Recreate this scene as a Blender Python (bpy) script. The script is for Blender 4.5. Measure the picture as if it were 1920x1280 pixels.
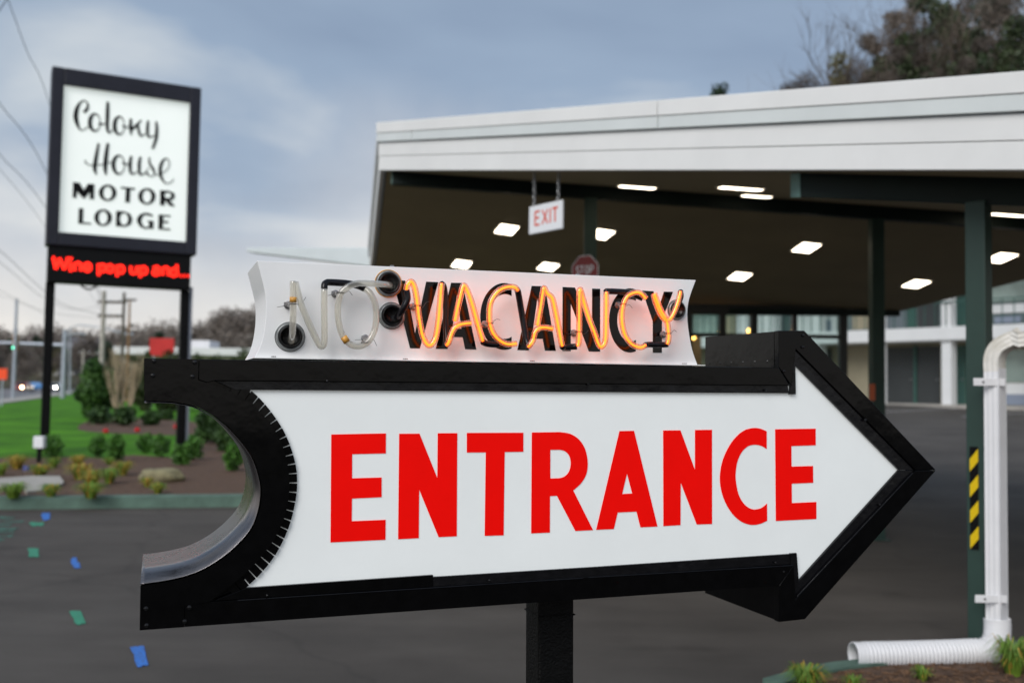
import bpy, bmesh, math, random
import numpy as np
from mathutils import Vector, Matrix
from mathutils.geometry import tessellate_polygon
for o in list(bpy.data.objects): bpy.data.objects.remove(o)
scn = bpy.context.scene
COL = scn.collection
rad = math.radians

# ------------------------------------------------------------------ camera
FPX = 1867.0
PITCH, ROLL = rad(2.7), rad(0.83)
EYE = np.array([0., 0., 1.58])
_r = np.array([1., 0, 0]); _u = np.array([0, -math.sin(PITCH), math.cos(PITCH)]); FWD = np.array([0, math.cos(PITCH), math.sin(PITCH)])
RGT = math.cos(ROLL)*_r + math.sin(ROLL)*_u
UPV = math.cos(ROLL)*_u - math.sin(ROLL)*_r
cd = bpy.data.cameras.new('camera'); cam = bpy.data.objects.new('camera', cd); COL.objects.link(cam)
cam.matrix_world = Matrix(((RGT[0], UPV[0], -FWD[0], EYE[0]), (RGT[1], UPV[1], -FWD[1], EYE[1]), (RGT[2], UPV[2], -FWD[2], EYE[2]), (0, 0, 0, 1)))
cd.sensor_fit = 'HORIZONTAL'; cd.sensor_width = 36.0; cd.lens = 36.0*FPX/1920.0
cd.clip_start = 0.05; cd.clip_end = 3000
cd.dof.use_dof = True; cd.dof.focus_distance = 2.42; cd.dof.aperture_fstop = 2.9; cd.dof.aperture_blades = 0
scn.camera = cam

# ------------------------------------------------------------------ world, sun, exposure
SUN_EL, SUN_AZ = rad(38), rad(206)          # azimuth: clockwise from +Y; behind the camera, a little to the left
w = bpy.data.worlds.new('World'); scn.world = w; w.use_nodes = True
nt = w.node_tree; nt.nodes.clear()
N = lambda t, **k: [setattr(n := nt.nodes.new(t), a, b) for a, b in k.items()] and n or nt.nodes.new(t) if k else nt.nodes.new(t)
def wn(t): return nt.nodes.new(t)
L = nt.links.new
out = wn('ShaderNodeOutputWorld')
sky = wn('ShaderNodeTexSky'); sky.sky_type = 'NISHITA'; sky.sun_disc = False; sky.sun_elevation = SUN_EL; sky.sun_rotation = SUN_AZ; sky.dust_density = 2.0
b1 = wn('ShaderNodeBackground'); b1.inputs['Strength'].default_value = 0.06; L(sky.outputs[0], b1.inputs['Color'])
tc = wn('ShaderNodeTexCoord')
sep = wn('ShaderNodeSeparateXYZ'); L(tc.outputs['Generated'], sep.inputs[0])
# project the view direction on a flat cloud deck:  xy / (z + 0.12)
addz = wn('ShaderNodeMath'); addz.operation = 'ADD'; addz.inputs[1].default_value = 0.16; L(sep.outputs[2], addz.inputs[0])
mxz = wn('ShaderNodeMath'); mxz.operation = 'MAXIMUM'; mxz.inputs[1].default_value = 0.05; L(addz.outputs[0], mxz.inputs[0])
dx = wn('ShaderNodeMath'); dx.operation = 'DIVIDE'; L(sep.outputs[0], dx.inputs[0]); L(mxz.outputs[0], dx.inputs[1])
dy = wn('ShaderNodeMath'); dy.operation = 'DIVIDE'; L(sep.outputs[1], dy.inputs[0]); L(mxz.outputs[0], dy.inputs[1])
cmb = wn('ShaderNodeCombineXYZ'); L(dx.outputs[0], cmb.inputs[0]); L(dy.outputs[0], cmb.inputs[1])
n1 = wn('ShaderNodeTexNoise'); n1.inputs['Scale'].default_value = 1.25; n1.inputs['Detail'].default_value = 5; n1.inputs['Roughness'].default_value = 0.42; n1.inputs['Distortion'].default_value = 0.25
L(cmb.outputs[0], n1.inputs['Vector'])
cr = wn('ShaderNodeValToRGB'); L(n1.outputs[0], cr.inputs[0])
e = cr.color_ramp.elements
e[0].position = 0.34; e[0].color = (0.160, 0.210, 0.292, 1)
e[1].position = 0.70; e[1].color = (0.44, 0.465, 0.48, 1)
x = e.new(0.52); x.color = (0.208, 0.267, 0.352, 1)
# pale band of brighter cloud low over the horizon
mr = wn('ShaderNodeMapRange'); mr.inputs['From Min'].default_value = 0.0; mr.inputs['From Max'].default_value = 0.29; mr.inputs['To Min'].default_value = 1; mr.inputs['To Max'].default_value = 0; mr.interpolation_type = 'SMOOTHSTEP'
n2 = wn('ShaderNodeTexNoise'); n2.inputs['Scale'].default_value = 3.2; n2.inputs['Detail'].default_value = 5; L(tc.outputs['Generated'], n2.inputs['Vector'])
n2m = wn('ShaderNodeMath'); n2m.operation = 'MULTIPLY_ADD'; n2m.inputs[1].default_value = 0.30; n2m.inputs[2].default_value = -0.15; L(n2.outputs[0], n2m.inputs[0])
zz = wn('ShaderNodeMath'); zz.operation = 'ADD'; L(sep.outputs[2], zz.inputs[0]); L(n2m.outputs[0], zz.inputs[1]); L(zz.outputs[0], mr.inputs['Value'])
mx = wn('ShaderNodeMix'); mx.data_type = 'RGBA'; L(mr.outputs[0], mx.inputs[0]); L(cr.outputs[0], mx.inputs[6]); mx.inputs[7].default_value = (0.62, 0.585, 0.545, 1)
b2 = wn('ShaderNodeBackground'); b2.inputs['Strength'].default_value = 1.0; L(mx.outputs[2], b2.inputs['Color'])
ms = wn('ShaderNodeMixShader'); ms.inputs[0].default_value = 0.88; L(b1.outputs[0], ms.inputs[1]); L(b2.outputs[0], ms.inputs[2]); L(ms.outputs[0], out.inputs[0])

sd = bpy.data.lights.new('sun', 'SUN'); sd.energy = 1.5; sd.angle = rad(40); sd.color = (1.0, 0.97, 0.925)
so = bpy.data.objects.new('sun', sd); COL.objects.link(so)
sv = Vector((math.sin(SUN_AZ)*math.cos(SUN_EL), math.cos(SUN_AZ)*math.cos(SUN_EL), math.sin(SUN_EL)))
so.rotation_euler = sv.to_track_quat('Z', 'Y').to_euler(); so.location = (0, -20, 30)
scn.view_settings.view_transform = 'Standard'; scn.view_settings.look = 'None'; scn.view_settings.gamma = 1.0
scn.view_settings.use_curve_mapping = False; scn.view_settings.exposure = 0.70

# ------------------------------------------------------------------ helpers
def ray(px, py): return FWD + RGT*((px-960)/FPX) + UPV*((640-py)/FPX)
def at_plane(px, py, P, n):
    d = ray(px, py); return EYE + d*(np.dot(np.asarray(P)-EYE, n)/np.dot(d, n))
def at_depth(px, py, Y): return at_plane(px, py, (0, Y, 0), np.array([0, 1., 0]))
def on_z(px, py, z=0.): return at_plane(px, py, (0, 0, z), np.array([0, 0, 1.]))

class Frame:
    """a vertical working plane of one real thing: local x along it, y into it, z up"""
    def __init__(s, P, ang, rise=0.0):
        u = np.array([math.cos(ang), math.sin(ang), rise]); s.u = u/np.linalg.norm(u)
        wv = np.array([-s.u[1], s.u[0], 0]); s.w = wv/np.linalg.norm(wv); s.v = np.cross(s.u, s.w); s.P = np.asarray(P, float)
    def xz(s, px, py, off=0.):
        q = at_plane(px, py, s.P+s.w*off, s.w)-s.P; return (float(q@s.u), float(q@s.v))
    def pts(s, lst, off=0.): return [s.xz(a, b, off) for a, b in lst]
    def matrix(s):
        return Matrix(((s.u[0], s.w[0], s.v[0], s.P[0]), (s.u[1], s.w[1], s.v[1], s.P[1]), (s.u[2], s.w[2], s.v[2], s.P[2]), (0, 0, 0, 1)))

def Z(ox, oy, sc, pts): return [(p[0]/sc+ox, p[1]/sc+oy) + tuple(p[2:]) for p in pts]

def link(o, parent=None, mw=None):
    COL.objects.link(o)
    if parent is not None: o.parent = parent
    if mw is not None: o.matrix_world = mw
    return o
def thing(name, label, cat, loc=(0, 0, 0), rz=0., group=None, mat=None):
    o = bpy.data.objects.new(name, None); COL.objects.link(o); o.empty_display_size = 0.1
    if mat is not None: o.matrix_world = mat
    else: o.location = loc; o.rotation_euler = (0, 0, rz)
    o['label'] = label; o['category'] = cat
    if group: o['group'] = group
    return o
def tag(o, label, cat, group=None):
    o['label'] = label; o['category'] = cat
    if group: o['group'] = group
    return o
def mesh(name, V, F, mat=None, parent=None, smooth=False, bevel=0., kind=None):
    me = bpy.data.meshes.new(name); me.from_pydata([tuple(map(float, v)) for v in V], [], [tuple(f) for f in F])
    bm = bmesh.new(); bm.from_mesh(me); bmesh.ops.recalc_face_normals(bm, faces=bm.faces); bm.to_mesh(me); bm.free()
    if smooth:
        me.polygons.foreach_set('use_smooth', [True]*len(me.polygons))
    me.update()
    o = bpy.data.objects.new(name, me); link(o, parent)
    if mat: me.materials.append(mat)
    if bevel:
        b = o.modifiers.new('bevel', 'BEVEL'); b.width = bevel; b.segments = 2; b.limit_method = 'ANGLE'; b.angle_limit = rad(40)
    if kind: o['kind'] = kind
    return o
class MB:
    def __init__(s): s.V = []; s.F = []
    def add(s, V, F):
        n = len(s.V); s.V += [tuple(v) for v in V]; s.F += [tuple(i+n for i in f) for f in F]; return s
    def box(s, a, b, M=None):
        x0, y0, z0 = a; x1, y1, z1 = b
        V = [(x0, y0, z0), (x1, y0, z0), (x1, y1, z0), (x0, y1, z0), (x0, y0, z1), (x1, y0, z1), (x1, y1, z1), (x0, y1, z1)]
        if M is not None: V = [tuple(M @ Vector(v)) for v in V]
        return s.add(V, [(0, 3, 2, 1), (4, 5, 6, 7), (0, 1, 5, 4), (1, 2, 6, 5), (2, 3, 7, 6), (3, 0, 4, 7)])
    def hexa(s, lo, hi):
        n = len(lo); return s.add(list(lo)+list(hi), [tuple(range(n))[::-1], tuple(range(n, 2*n))]+[(i, (i+1) % n, (i+1) % n+n, i+n) for i in range(n)])
    def prism(s, loops, y0, y1):
        """loops: outer + holes as (x,z); extruded from y0 (front) to y1"""
        tri = tessellate_polygon([[Vector((p[0], p[1], 0)) for p in l] for l in loops])
        flat = [p for l in loops for p in l]; n = len(flat)
        V = [(p[0], y0, p[1]) for p in flat]+[(p[0], y1, p[1]) for p in flat]
        F = [tuple(t) for t in tri]+[tuple(i+n for i in t[::-1]) for t in tri]
        k = 0
        for l in loops:
            m = len(l)
            for i in range(m): a, b = k+i, k+(i+1) % m; F.append((a, b, b+n, a+n))
            k += m
        return s.add(V, F)
    def tube(s, P, r, seg=8, cap=True):
        P = [Vector(p) for p in P]; n = len(P); R = r if isinstance(r, (list, tuple)) else [r]*n
        T = []
        for i in range(n):
            t = P[min(i+1, n-1)]-P[max(i-1, 0)]
            T.append(t.normalized() if t.length > 1e-9 else Vector((0, 0, 1)))
        nrm = T[0].orthogonal().normalized(); V = []; F = []
        for i in range(n):
            nrm = (nrm-T[i]*nrm.dot(T[i]));
            nrm = nrm.normalized() if nrm.length > 1e-6 else T[i].orthogonal().normalized()
            b = T[i].cross(nrm)
            for k in range(seg):
                a = 2*math.pi*k/seg; V.append(P[i]+(nrm*math.cos(a)+b*math.sin(a))*R[i])
        for i in range(n-1):
            for k in range(seg): F.append((i*seg+k, i*seg+(k+1) % seg, (i+1)*seg+(k+1) % seg, (i+1)*seg+k))
        if cap: F += [tuple(range(seg))[::-1], tuple(range((n-1)*seg, n*seg))]
        return s.add(V, F)
    def lathe(s, prof, seg=24, M=None):
        """prof: (r, y) pairs turned about the local y axis"""
        V = []; F = []
        for r, y in prof:
            for k in range(seg):
                a = 2*math.pi*k/seg; V.append((r*math.cos(a), y, r*math.sin(a)))
        for i in range(len(prof)-1):
            for k in range(seg): F.append((i*seg+k, i*seg+(k+1) % seg, (i+1)*seg+(k+1) % seg, (i+1)*seg+k))
        F += [tuple(range(seg)), tuple(range((len(prof)-1)*seg, len(prof)*seg))]
        if M is not None: V = [tuple(M @ Vector(v)) for v in V]
        return s.add(V, F)
    def build(s, name, mat=None, parent=None, **k): return mesh(name, s.V, s.F, mat, parent, **k)

def smooth_path(P, n=6, closed=False):
    P = [np.array(p, float) for p in P]; out = []; m = len(P)
    for i in range(m if closed else m-1):
        g = lambda j: P[j % m] if closed else P[min(max(j, 0), m-1)]
        p0, p1, p2, p3 = g(i-1), g(i), g(i+1), g(i+2)
        for k in range(n):
            t = k/n; out.append(0.5*((2*p1)+(-p0+p2)*t+(2*p0-5*p1+4*p2-p3)*t*t+(-p0+3*p1-3*p2+p3)*t**3))
    if not closed: out.append(P[-1])
    return out
def ribbon(mb, pts, y0, y1, n=5):
    """pts (x, z, width) smoothed into one stroke of lettering"""
    S = smooth_path(pts, n) if len(pts) > 2 else [np.array(p, float) for p in pts]
    Lf = []; Rt = []
    for i, p in enumerate(S):
        t = S[min(i+1, len(S)-1)][:2]-S[max(i-1, 0)][:2]; t = t/(np.linalg.norm(t)+1e-9); nn = np.array([-t[1], t[0]])
        Lf.append(p[:2]+nn*p[2]/2); Rt.append(p[:2]-nn*p[2]/2)
    m = len(S); V = [(a[0], y0, a[1]) for a in Lf]+[(a[0], y0, a[1]) for a in Rt]+[(a[0], y1, a[1]) for a in Lf]+[(a[0], y1, a[1]) for a in Rt]
    F = []
    for i in range(m-1):
        F += [(i, i+1, m+i+1, m+i), (2*m+i, 3*m+i, 3*m+i+1, 2*m+i+1), (i, 2*m+i, 2*m+i+1, i+1), (m+i, m+i+1, 3*m+i+1, 3*m+i)]
    F += [(0, m, 3*m, 2*m), (m-1, 3*m-1, 4*m-1, 2*m-1)]
    mb.add(V, F)
def ell(cx, cy, rx, ry, a0=0, a1=360, n=32):
    full = abs(a1-a0) >= 360
    return [(cx+rx*math.cos(rad(a0+(a1-a0)*i/(n if full else n-1))), cy+ry*math.sin(rad(a0+(a1-a0)*i/(n if full else n-1)))) for i in range(n)]

# ------------------------------------------------------------------ materials
MATS = {}
def mat(name, col, rough=0.5, metal=0., var=0.0, vscale=8., bump=0., bscale=60., col2=None, spec=0.5, coat=0., emit=None, estr=0., detail=5., trans=0.):
    if name in MATS: return MATS[name]
    m = bpy.data.materials.new(name); m.use_nodes = True; t = m.node_tree; p = t.nodes['Principled BSDF']
    p.inputs['Base Color'].default_value = (*col, 1); p.inputs['Roughness'].default_value = rough; p.inputs['Metallic'].default_value = metal
    p.inputs['Specular IOR Level'].default_value = spec; p.inputs['Coat Weight'].default_value = coat
    if emit: p.inputs['Emission Color'].default_value = (*emit, 1); p.inputs['Emission Strength'].default_value = estr
    co = t.nodes.new('ShaderNodeTexCoord')
    if var or col2:
        nz = t.nodes.new('ShaderNodeTexNoise'); nz.inputs['Scale'].default_value = vscale; nz.inputs['Detail'].default_value = detail; nz.inputs['Roughness'].default_value = 0.6
        t.links.new(co.outputs['Object'], nz.inputs['Vector'])
        r = t.nodes.new('ShaderNodeValToRGB'); t.links.new(nz.outputs[0], r.inputs[0])
        lo = tuple(c*(1-var) for c in col); hi = col2 if col2 else tuple(min(1, c*(1+var)) for c in col)
        r.color_ramp.elements[0].position = 0.32; r.color_ramp.elements[0].color = (*lo, 1)
        r.color_ramp.elements[1].position = 0.68; r.color_ramp.elements[1].color = (*hi, 1)
        t.links.new(r.outputs[0], p.inputs['Base Color'])
        rr = t.nodes.new('ShaderNodeMapRange'); rr.inputs['To Min'].default_value = max(0.02, rough*0.85); rr.inputs['To Max'].default_value = min(1, rough*1.2)
        t.links.new(nz.outputs[0], rr.inputs['Value']); t.links.new(rr.outputs[0], p.inputs['Roughness'])
    if bump:
        nb = t.nodes.new('ShaderNodeTexNoise'); nb.inputs['Scale'].default_value = bscale; nb.inputs['Detail'].default_value = 4
        t.links.new(co.outputs['Object'], nb.inputs['Vector'])
        b = t.nodes.new('ShaderNodeBump'); b.inputs['Strength'].default_value = bump; b.inputs['Distance'].default_value = 0.02
        t.links.new(nb.outputs[0], b.inputs['Height']); t.links.new(b.outputs[0], p.inputs['Normal'])
    MATS[name] = m; return m
def leafmat(name, c1, c2, scale=5.):
    if name in MATS: return MATS[name]
    m = mat(name, c1, 0.6, 0, 0.25, scale, col2=c2)
    return m
def glassmat(name, tint, clear=0.8, rough=0.05, milk=0.0):
    """thin clear glass: lets light through, mirrors at grazing angles"""
    m = bpy.data.materials.new(name); m.use_nodes = True; t = m.node_tree; t.nodes.clear()
    o = t.nodes.new('ShaderNodeOutputMaterial'); tr = t.nodes.new('ShaderNodeBsdfTransparent'); gl = t.nodes.new('ShaderNodeBsdfGlossy'); mixn = t.nodes.new('ShaderNodeMixShader')
    tr.inputs[0].default_value = (*tint, 1); gl.inputs['Roughness'].default_value = rough; gl.inputs['Color'].default_value = (0.9, 0.9, 0.9, 1)
    lw = t.nodes.new('ShaderNodeLayerWeight'); lw.inputs[0].default_value = 0.35
    mp = t.nodes.new('ShaderNodeMapRange'); mp.inputs['To Min'].default_value = 1-clear-0.1 if clear < 0.9 else 0.04; mp.inputs['To Max'].default_value = 0.75
    t.links.new(lw.outputs['Facing'], mp.inputs['Value']); t.links.new(mp.outputs[0], mixn.inputs[0])
    t.links.new(tr.outputs[0], mixn.inputs[1]); t.links.new(gl.outputs[0], mixn.inputs[2]); t.links.new(mixn.outputs[0], o.inputs[0])
    if milk:
        tl = t.nodes.new('ShaderNodeBsdfTranslucent'); tl.inputs[0].default_value = (1, .95, .9, 1); m2 = t.nodes.new('ShaderNodeMixShader'); m2.inputs[0].default_value = milk
        t.links.new(mixn.outputs[0], m2.inputs[1]); t.links.new(tl.outputs[0], m2.inputs[2]); t.links.new(m2.outputs[0], o.inputs[0])
    MATS[name] = m; return m

M_black = mat('black_gloss_paint', (0.0016, 0.0016, 0.0018), 0.13, 0, 0.35, 30, bump=0.12, bscale=6, spec=0.15)
M_lip = mat('black_satin_trim', (0.003, 0.003, 0.004), 0.25, 0, 0.4, 40, bump=0.14, bscale=18, spec=0.28)
M_panel = mat('white_acrylic', (0.765, 0.79, 0.79), 0.35, 0, 0.03, 3.5, spec=0.3, bump=0.012, bscale=4, emit=(0.95, 1.0, 0.985), estr=0.075, detail=9)
M_red = mat('red_vinyl', (0.84, 0.0035, 0.002), 0.42, 0, 0.03, 12, spec=0.06, emit=(1.0, 0.004, 0.002), estr=0.08)
M_alu = mat('bare_aluminium', (0.19, 0.18, 0.185), 0.27, 1, 0.3, 9, bump=0.16, bscale=9)
M_screw = mat('painted_screw', (0.012, 0.012, 0.013), 0.22, 0.3, 0.3, 90)
M_boxwhite = mat('white_enamel', (0.84, 0.845, 0.85), 0.33, 0, 0.03, 6, spec=0.35, bump=0.015, bscale=5)
M_letterblack = mat('black_sign_paint', (0.003, 0.0025, 0.0025), 0.06, 0, 0.3, 20, spec=0.24)
M_rubber = mat('black_rubber', (0.006, 0.006, 0.0065), 0.25, 0, 0.3, 40, spec=0.3)
M_hole = mat('dark_recess', (0.002, 0.002, 0.002), 0.6, spec=0.1)
M_glassring = mat('grey_glass_ring', (0.25, 0.26, 0.26), 0.12, 0.4, 0.3, 60)
M_amber = mat('aged_amber_silicone', (0.62, 0.30, 0.05), 0.35, 0, 0.3, 50)
M_wire = mat('tie_wire', (0.10, 0.10, 0.10), 0.35, 0.8)
M_clip = mat('tin_clip', (0.30, 0.30, 0.31), 0.35, 0.8, 0.3, 80)
M_block = mat('blockout_paint', (0.006, 0.005, 0.007), 0.2, 0, 0.4, 60, spec=0.3)

# ------------------------------------------------------------------ terrain
def sst(a, b, x):
    t = np.clip((x-a)/(b-a), 0, 1); return t*t*(3-2*t)
def gz(x, y):
    x = np.asarray(x, float); y = np.asarray(y, float)
    side = sst(-1, 5, x)
    z = 1.16*np.clip((y-11)/30.0, 0, 1)*side
    z = z + 15*sst(56, 95, y+0.25*np.clip(x-20, -20, 30))*sst(-2, 14, x)      # the wooded slope behind the motel
    z = z + (9+9*sst(-125, -75, x)*sst(200, 290, y))*sst(215, 330, y)*sst(30, -20, x)                                # far hillside beyond the road
    return z
def sheet(name, xs, ys, off, m, kind='structure', inside=None):
    X, Y = np.meshgrid(xs, ys); H = gz(X, Y)+off
    nx, ny = len(xs), len(ys); V = np.stack([X.ravel(), Y.ravel(), H.ravel()], 1)
    F = []
    for j in range(ny-1):
        for i in range(nx-1):
            if inside and not inside((xs[i]+xs[i+1])/2, (ys[j]+ys[j+1])/2): continue
            F.append((j*nx+i, j*nx+i+1, (j+1)*nx+i+1, (j+1)*nx+i))
    return mesh(name, V, F, m, None, smooth=True, kind=kind)
M_ground = mat('rough_grass_soil', (0.055, 0.06, 0.028), 0.95, 0, 0.35, 0.25, col2=(0.10, 0.085, 0.05))
def axis(*segs):
    o = []
    for a, b, n in segs: o += list(np.linspace(a, b, n, endpoint=False))
    return o+[segs[-1][1]]
sheet('ground', axis((-900, -120, 14), (-120, -20, 20), (-20, 40, 40), (40, 140, 20), (140, 900, 10)), axis((-60, 0, 6), (0, 60, 50), (60, 110, 30), (110, 360, 40), (360, 1500, 10)), -0.02, M_ground)

M_asph = bpy.data.materials.new('worn_asphalt'); M_asph.use_nodes = True
t = M_asph.node_tree; pz = t.nodes['Principled BSDF']; co_ = t.nodes.new('ShaderNodeTexCoord'); pz.inputs['Specular IOR Level'].default_value = 0.3
def _nz(scale, detail, vec=None, rough=0.6):
    n_ = t.nodes.new('ShaderNodeTexNoise'); n_.inputs['Scale'].default_value = scale; n_.inputs['Detail'].default_value = detail; n_.inputs['Roughness'].default_value = rough
    t.links.new(vec or co_.outputs['Object'], n_.inputs['Vector']); return n_
mp_ = t.nodes.new('ShaderNodeMapping'); mp_.inputs['Scale'].default_value = (0.35, 1.5, 1); mp_.inputs['Rotation'].default_value = (0, 0, rad(-14)); t.links.new(co_.outputs['Object'], mp_.inputs[0])
na, nb_, nc = _nz(0.55, 6), _nz(1.0, 5, mp_.outputs[0]), _nz(190, 2)
def _ramp(src, p0, c0, p1, c1):
    r_ = t.nodes.new('ShaderNodeValToRGB'); t.links.new(src.outputs[0], r_.inputs[0]); e_ = r_.color_ramp.elements; e_[0].position = p0; e_[0].color = (*c0, 1); e_[1].position = p1; e_[1].color = (*c1, 1); return r_
ra = _ramp(na, .3, (.060, .0525, .047), .7, (.102, .0915, .083)); rb_ = _ramp(nb_, .36, (.62, .62, .62), .60, (1, 1, 1)); rc_ = _ramp(nc, .3, (.72, .72, .72), .72, (1.22, 1.2, 1.18))
m1 = t.nodes.new('ShaderNodeMix'); m1.data_type = 'RGBA'; m1.blend_type = 'MULTIPLY'; m1.inputs[0].default_value = 0.55; t.links.new(ra.outputs[0], m1.inputs[6]); t.links.new(rb_.outputs[0], m1.inputs[7])
m2 = t.nodes.new('ShaderNodeMix'); m2.data_type = 'RGBA'; m2.blend_type = 'MULTIPLY'; m2.inputs[0].default_value = 1.0; t.links.new(m1.outputs[2], m2.inputs[6]); t.links.new(rc_.outputs[0], m2.inputs[7])
vo = t.nodes.new('ShaderNodeTexVoronoi'); vo.feature = 'DISTANCE_TO_EDGE'; vo.inputs['Scale'].default_value = 0.28; nw = _nz(1.6, 6); va = t.nodes.new('ShaderNodeMix'); va.data_type = 'RGBA'; va.inputs[0].default_value = 0.35; t.links.new(co_.outputs['Object'], va.inputs[6]); t.links.new(nw.outputs[1], va.inputs[7]); t.links.new(va.outputs[2], vo.inputs['Vector'])
rk = _ramp(vo, .001, (.80, .80, .80), .005, (1, 1, 1)); ns = _nz(0.9, 3); rs_ = _ramp(ns, .62, (1, 1, 1), .78, (.55, .54, .53))
m3 = t.nodes.new('ShaderNodeMix'); m3.data_type = 'RGBA'; m3.blend_type = 'MULTIPLY'; m3.inputs[0].default_value = 1; t.links.new(m2.outputs[2], m3.inputs[6]); t.links.new(rk.outputs[0], m3.inputs[7])
m4 = t.nodes.new('ShaderNodeMix'); m4.data_type = 'RGBA'; m4.blend_type = 'MULTIPLY'; m4.inputs[0].default_value = 1; t.links.new(m3.outputs[2], m4.inputs[6]); t.links.new(rs_.outputs[0], m4.inputs[7])
t.links.new(m4.outputs[2], pz.inputs['Base Color']); pz.inputs['Roughness'].default_value = 0.8
bp_ = t.nodes.new('ShaderNodeBump'); bp_.inputs['Strength'].default_value = 0.5; bp_.inputs['Distance'].default_value = 0.01; t.links.new(nc.outputs[0], bp_.inputs['Height']); t.links.new(bp_.outputs[0], pz.inputs['Normal'])
LOT = sheet('parking_lot', axis((-30, -2, 14), (-2, 12, 28), (12, 60, 20)), axis((-14, 0, 8), (0, 46, 60)), 0.0, M_asph)

# planted island in front of the tall sign
M_mulch = mat('bark_mulch', (0.085, 0.046, 0.026), 0.95, 0, 0.5, 22, bump=1.0, bscale=70, col2=(0.17, 0.095, 0.058), detail=8)
M_lawn = mat('mown_lawn', (0.045, 0.165, 0.008), 0.9, 0, 0.3, 0.5, bump=0.9, bscale=120, col2=(0.105, 0.31, 0.018), spec=0.15, detail=8)
M_kerb = mat('green_painted_kerb', (0.095, 0.165, 0.13), 0.7, 0, 0.25, 5, bump=0.3, bscale=50)
K0 = on_z(0, 955); K1 = on_z(455, 950)
kd = (K1-K0)/np.linalg.norm(K1-K0); kn = np.array([-kd[1], kd[0], 0])
def kp(a, b, z=0.): q = K0+kd*a+kn*b; return (q[0], q[1], z)        # a along the kerb, b behind it
KLEN = 6.3
edge = [(-22, 0)]+[(KLEN-1.6, 0)]+[(KLEN-1.6+1.6*math.sin(t), 1.6-1.6*math.cos(t)) for t in np.linspace(0.2, math.pi/2, 7)]+[(KLEN, 8), (KLEN-1, 24), (KLEN-6, 48)]
def island_poly(inset): # offset outline inward
    P = [np.array(p) for p in edge]; O = []
    for i, p in enumerate(P):
        t = P[min(i+1, len(P)-1)]-P[max(i-1, 0)]; t = t/np.linalg.norm(t); O.append(p+np.array([-t[1], t[0]])*inset)
    return O
A_, B_ = island_poly(0.0), island_poly(0.15)
mb = MB()
for i in range(len(A_)-1):
    a, b, c, d = A_[i], A_[i+1], B_[i+1], B_[i]
    mb.hexa([kp(*a, -0.02), kp(*b, -0.02), kp(*c, -0.02), kp(*d, -0.02)], [kp(*a, 0.145), kp(*b, 0.145), kp(*c, 0.155), kp(*d, 0.155)])
kerb = mb.build('kerb', M_kerb, kind='structure')
Ptop = [kp(*p, 0.14) for p in island_poly(0.13)]+[kp(-22, 48, 0.14)]
tri = tessellate_polygon([[Vector(p) for p in Ptop]])
lawn = mesh('lawn', Ptop, tri, M_lawn, kind='structure')
FL = [(-200, 30, 0.10), (-22, 12, 0.10), (-9.5, 45, 0.12), (-10, 60, 0.1), (-33.6, 65.6, 0.05), (-62, 143, 0.05), (-75, 180, 0.05), (-76, 180, 0.05), (-58, 140, 0.05), (-34, 66, 0.05)]
# the lawn's far stretch down to the road
farl = [(-5.5, 40, 0.12), (-5, 110, 0.1), (-45, 190, 0.05), (-74.8, 178, 0.05), (-62, 143, 0.05), (-33.6, 65.6, 0.05), (-20, 28, 0.1), (-28, 12.5, 0.1), (-20, 12, 0.1), (-12, 30, 0.12)]
tri = tessellate_polygon([[Vector(p) for p in farl]])
mesh('lawn', farl, tri, M_lawn, kind='structure')
def patch(name, poly, z, m, rough=0., parent=None, kind='structure'):
    pts = smooth_path([(a, b) for a, b in poly], 4, closed=True); V = [(*kp(a, b)[:2], z) for a, b in pts]
    tri = tessellate_polygon([[Vector(v) for v in V]]); return mesh(name, V, tri, m, parent, kind=kind)
def kxy(px, py, z=0.15):
    q = on_z(px, py, z)-K0; return (float(q@kd), float(q@kn))
front = [kxy(a, b) for a, b in [(-420, 948), (0, 932), (455, 925)]]
bedA = [(-9, 0.2), (-3, 0.2), (4, 0.2), (5.6, 1.2), (6.0, 3.5), (5.7, 9), (5.0, 17)]+[kxy(a, b) for a, b in [(395, 812), (372, 845), (330, 856), (250, 852), (200, 858), (120, 855), (0, 858)]]+[(-9, 6)]
patch('mulch_bed', bedA, 0.146, M_mulch)
bedB = [kxy(a, b) for a, b in [(150, 806), (162, 790), (210, 782), (300, 786), (362, 790), (372, 808), (340, 815), (250, 813)]]
patch('mulch_bed', bedB, 0.146, M_mulch)

# road, pavement and far kerb on the left
M_road = mat('grey_road', (0.15, 0.15, 0.16), 0.85, 0, 0.12, 0.4)
M_conc = mat('pale_concrete', (0.36, 0.34, 0.31), 0.85, 0, 0.15, 2, bump=0.2)
def strip(name, line, w0, w1, z, m):
    V = []; F = []
    for (x, y) in line:
        V += [(x-w0*0.94, y-w0*0.34, z), (x-w1*0.94, y-w1*0.34, z)]
    for i in range(len(line)-1): F.append((2*i, 2*i+1, 2*i+3, 2*i+2))
    return mesh(name, V, F, m, kind='structure')
RL = [(-12, 10), (-33.6, 65.6), (-62, 143), (-90, 225)]
strip('pavement', RL, 0.0, 2.2, 0.11, M_conc)
strip('road', RL, 2.2, 19, 0.02, M_road)
mb = MB()
mesh('side_road', [(-60, 172, 0.03), (20, 205, 0.03), (20, 217, 0.03), (-64, 184, 0.03)], [(0, 1, 2, 3)], M_road, kind='structure')

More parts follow.
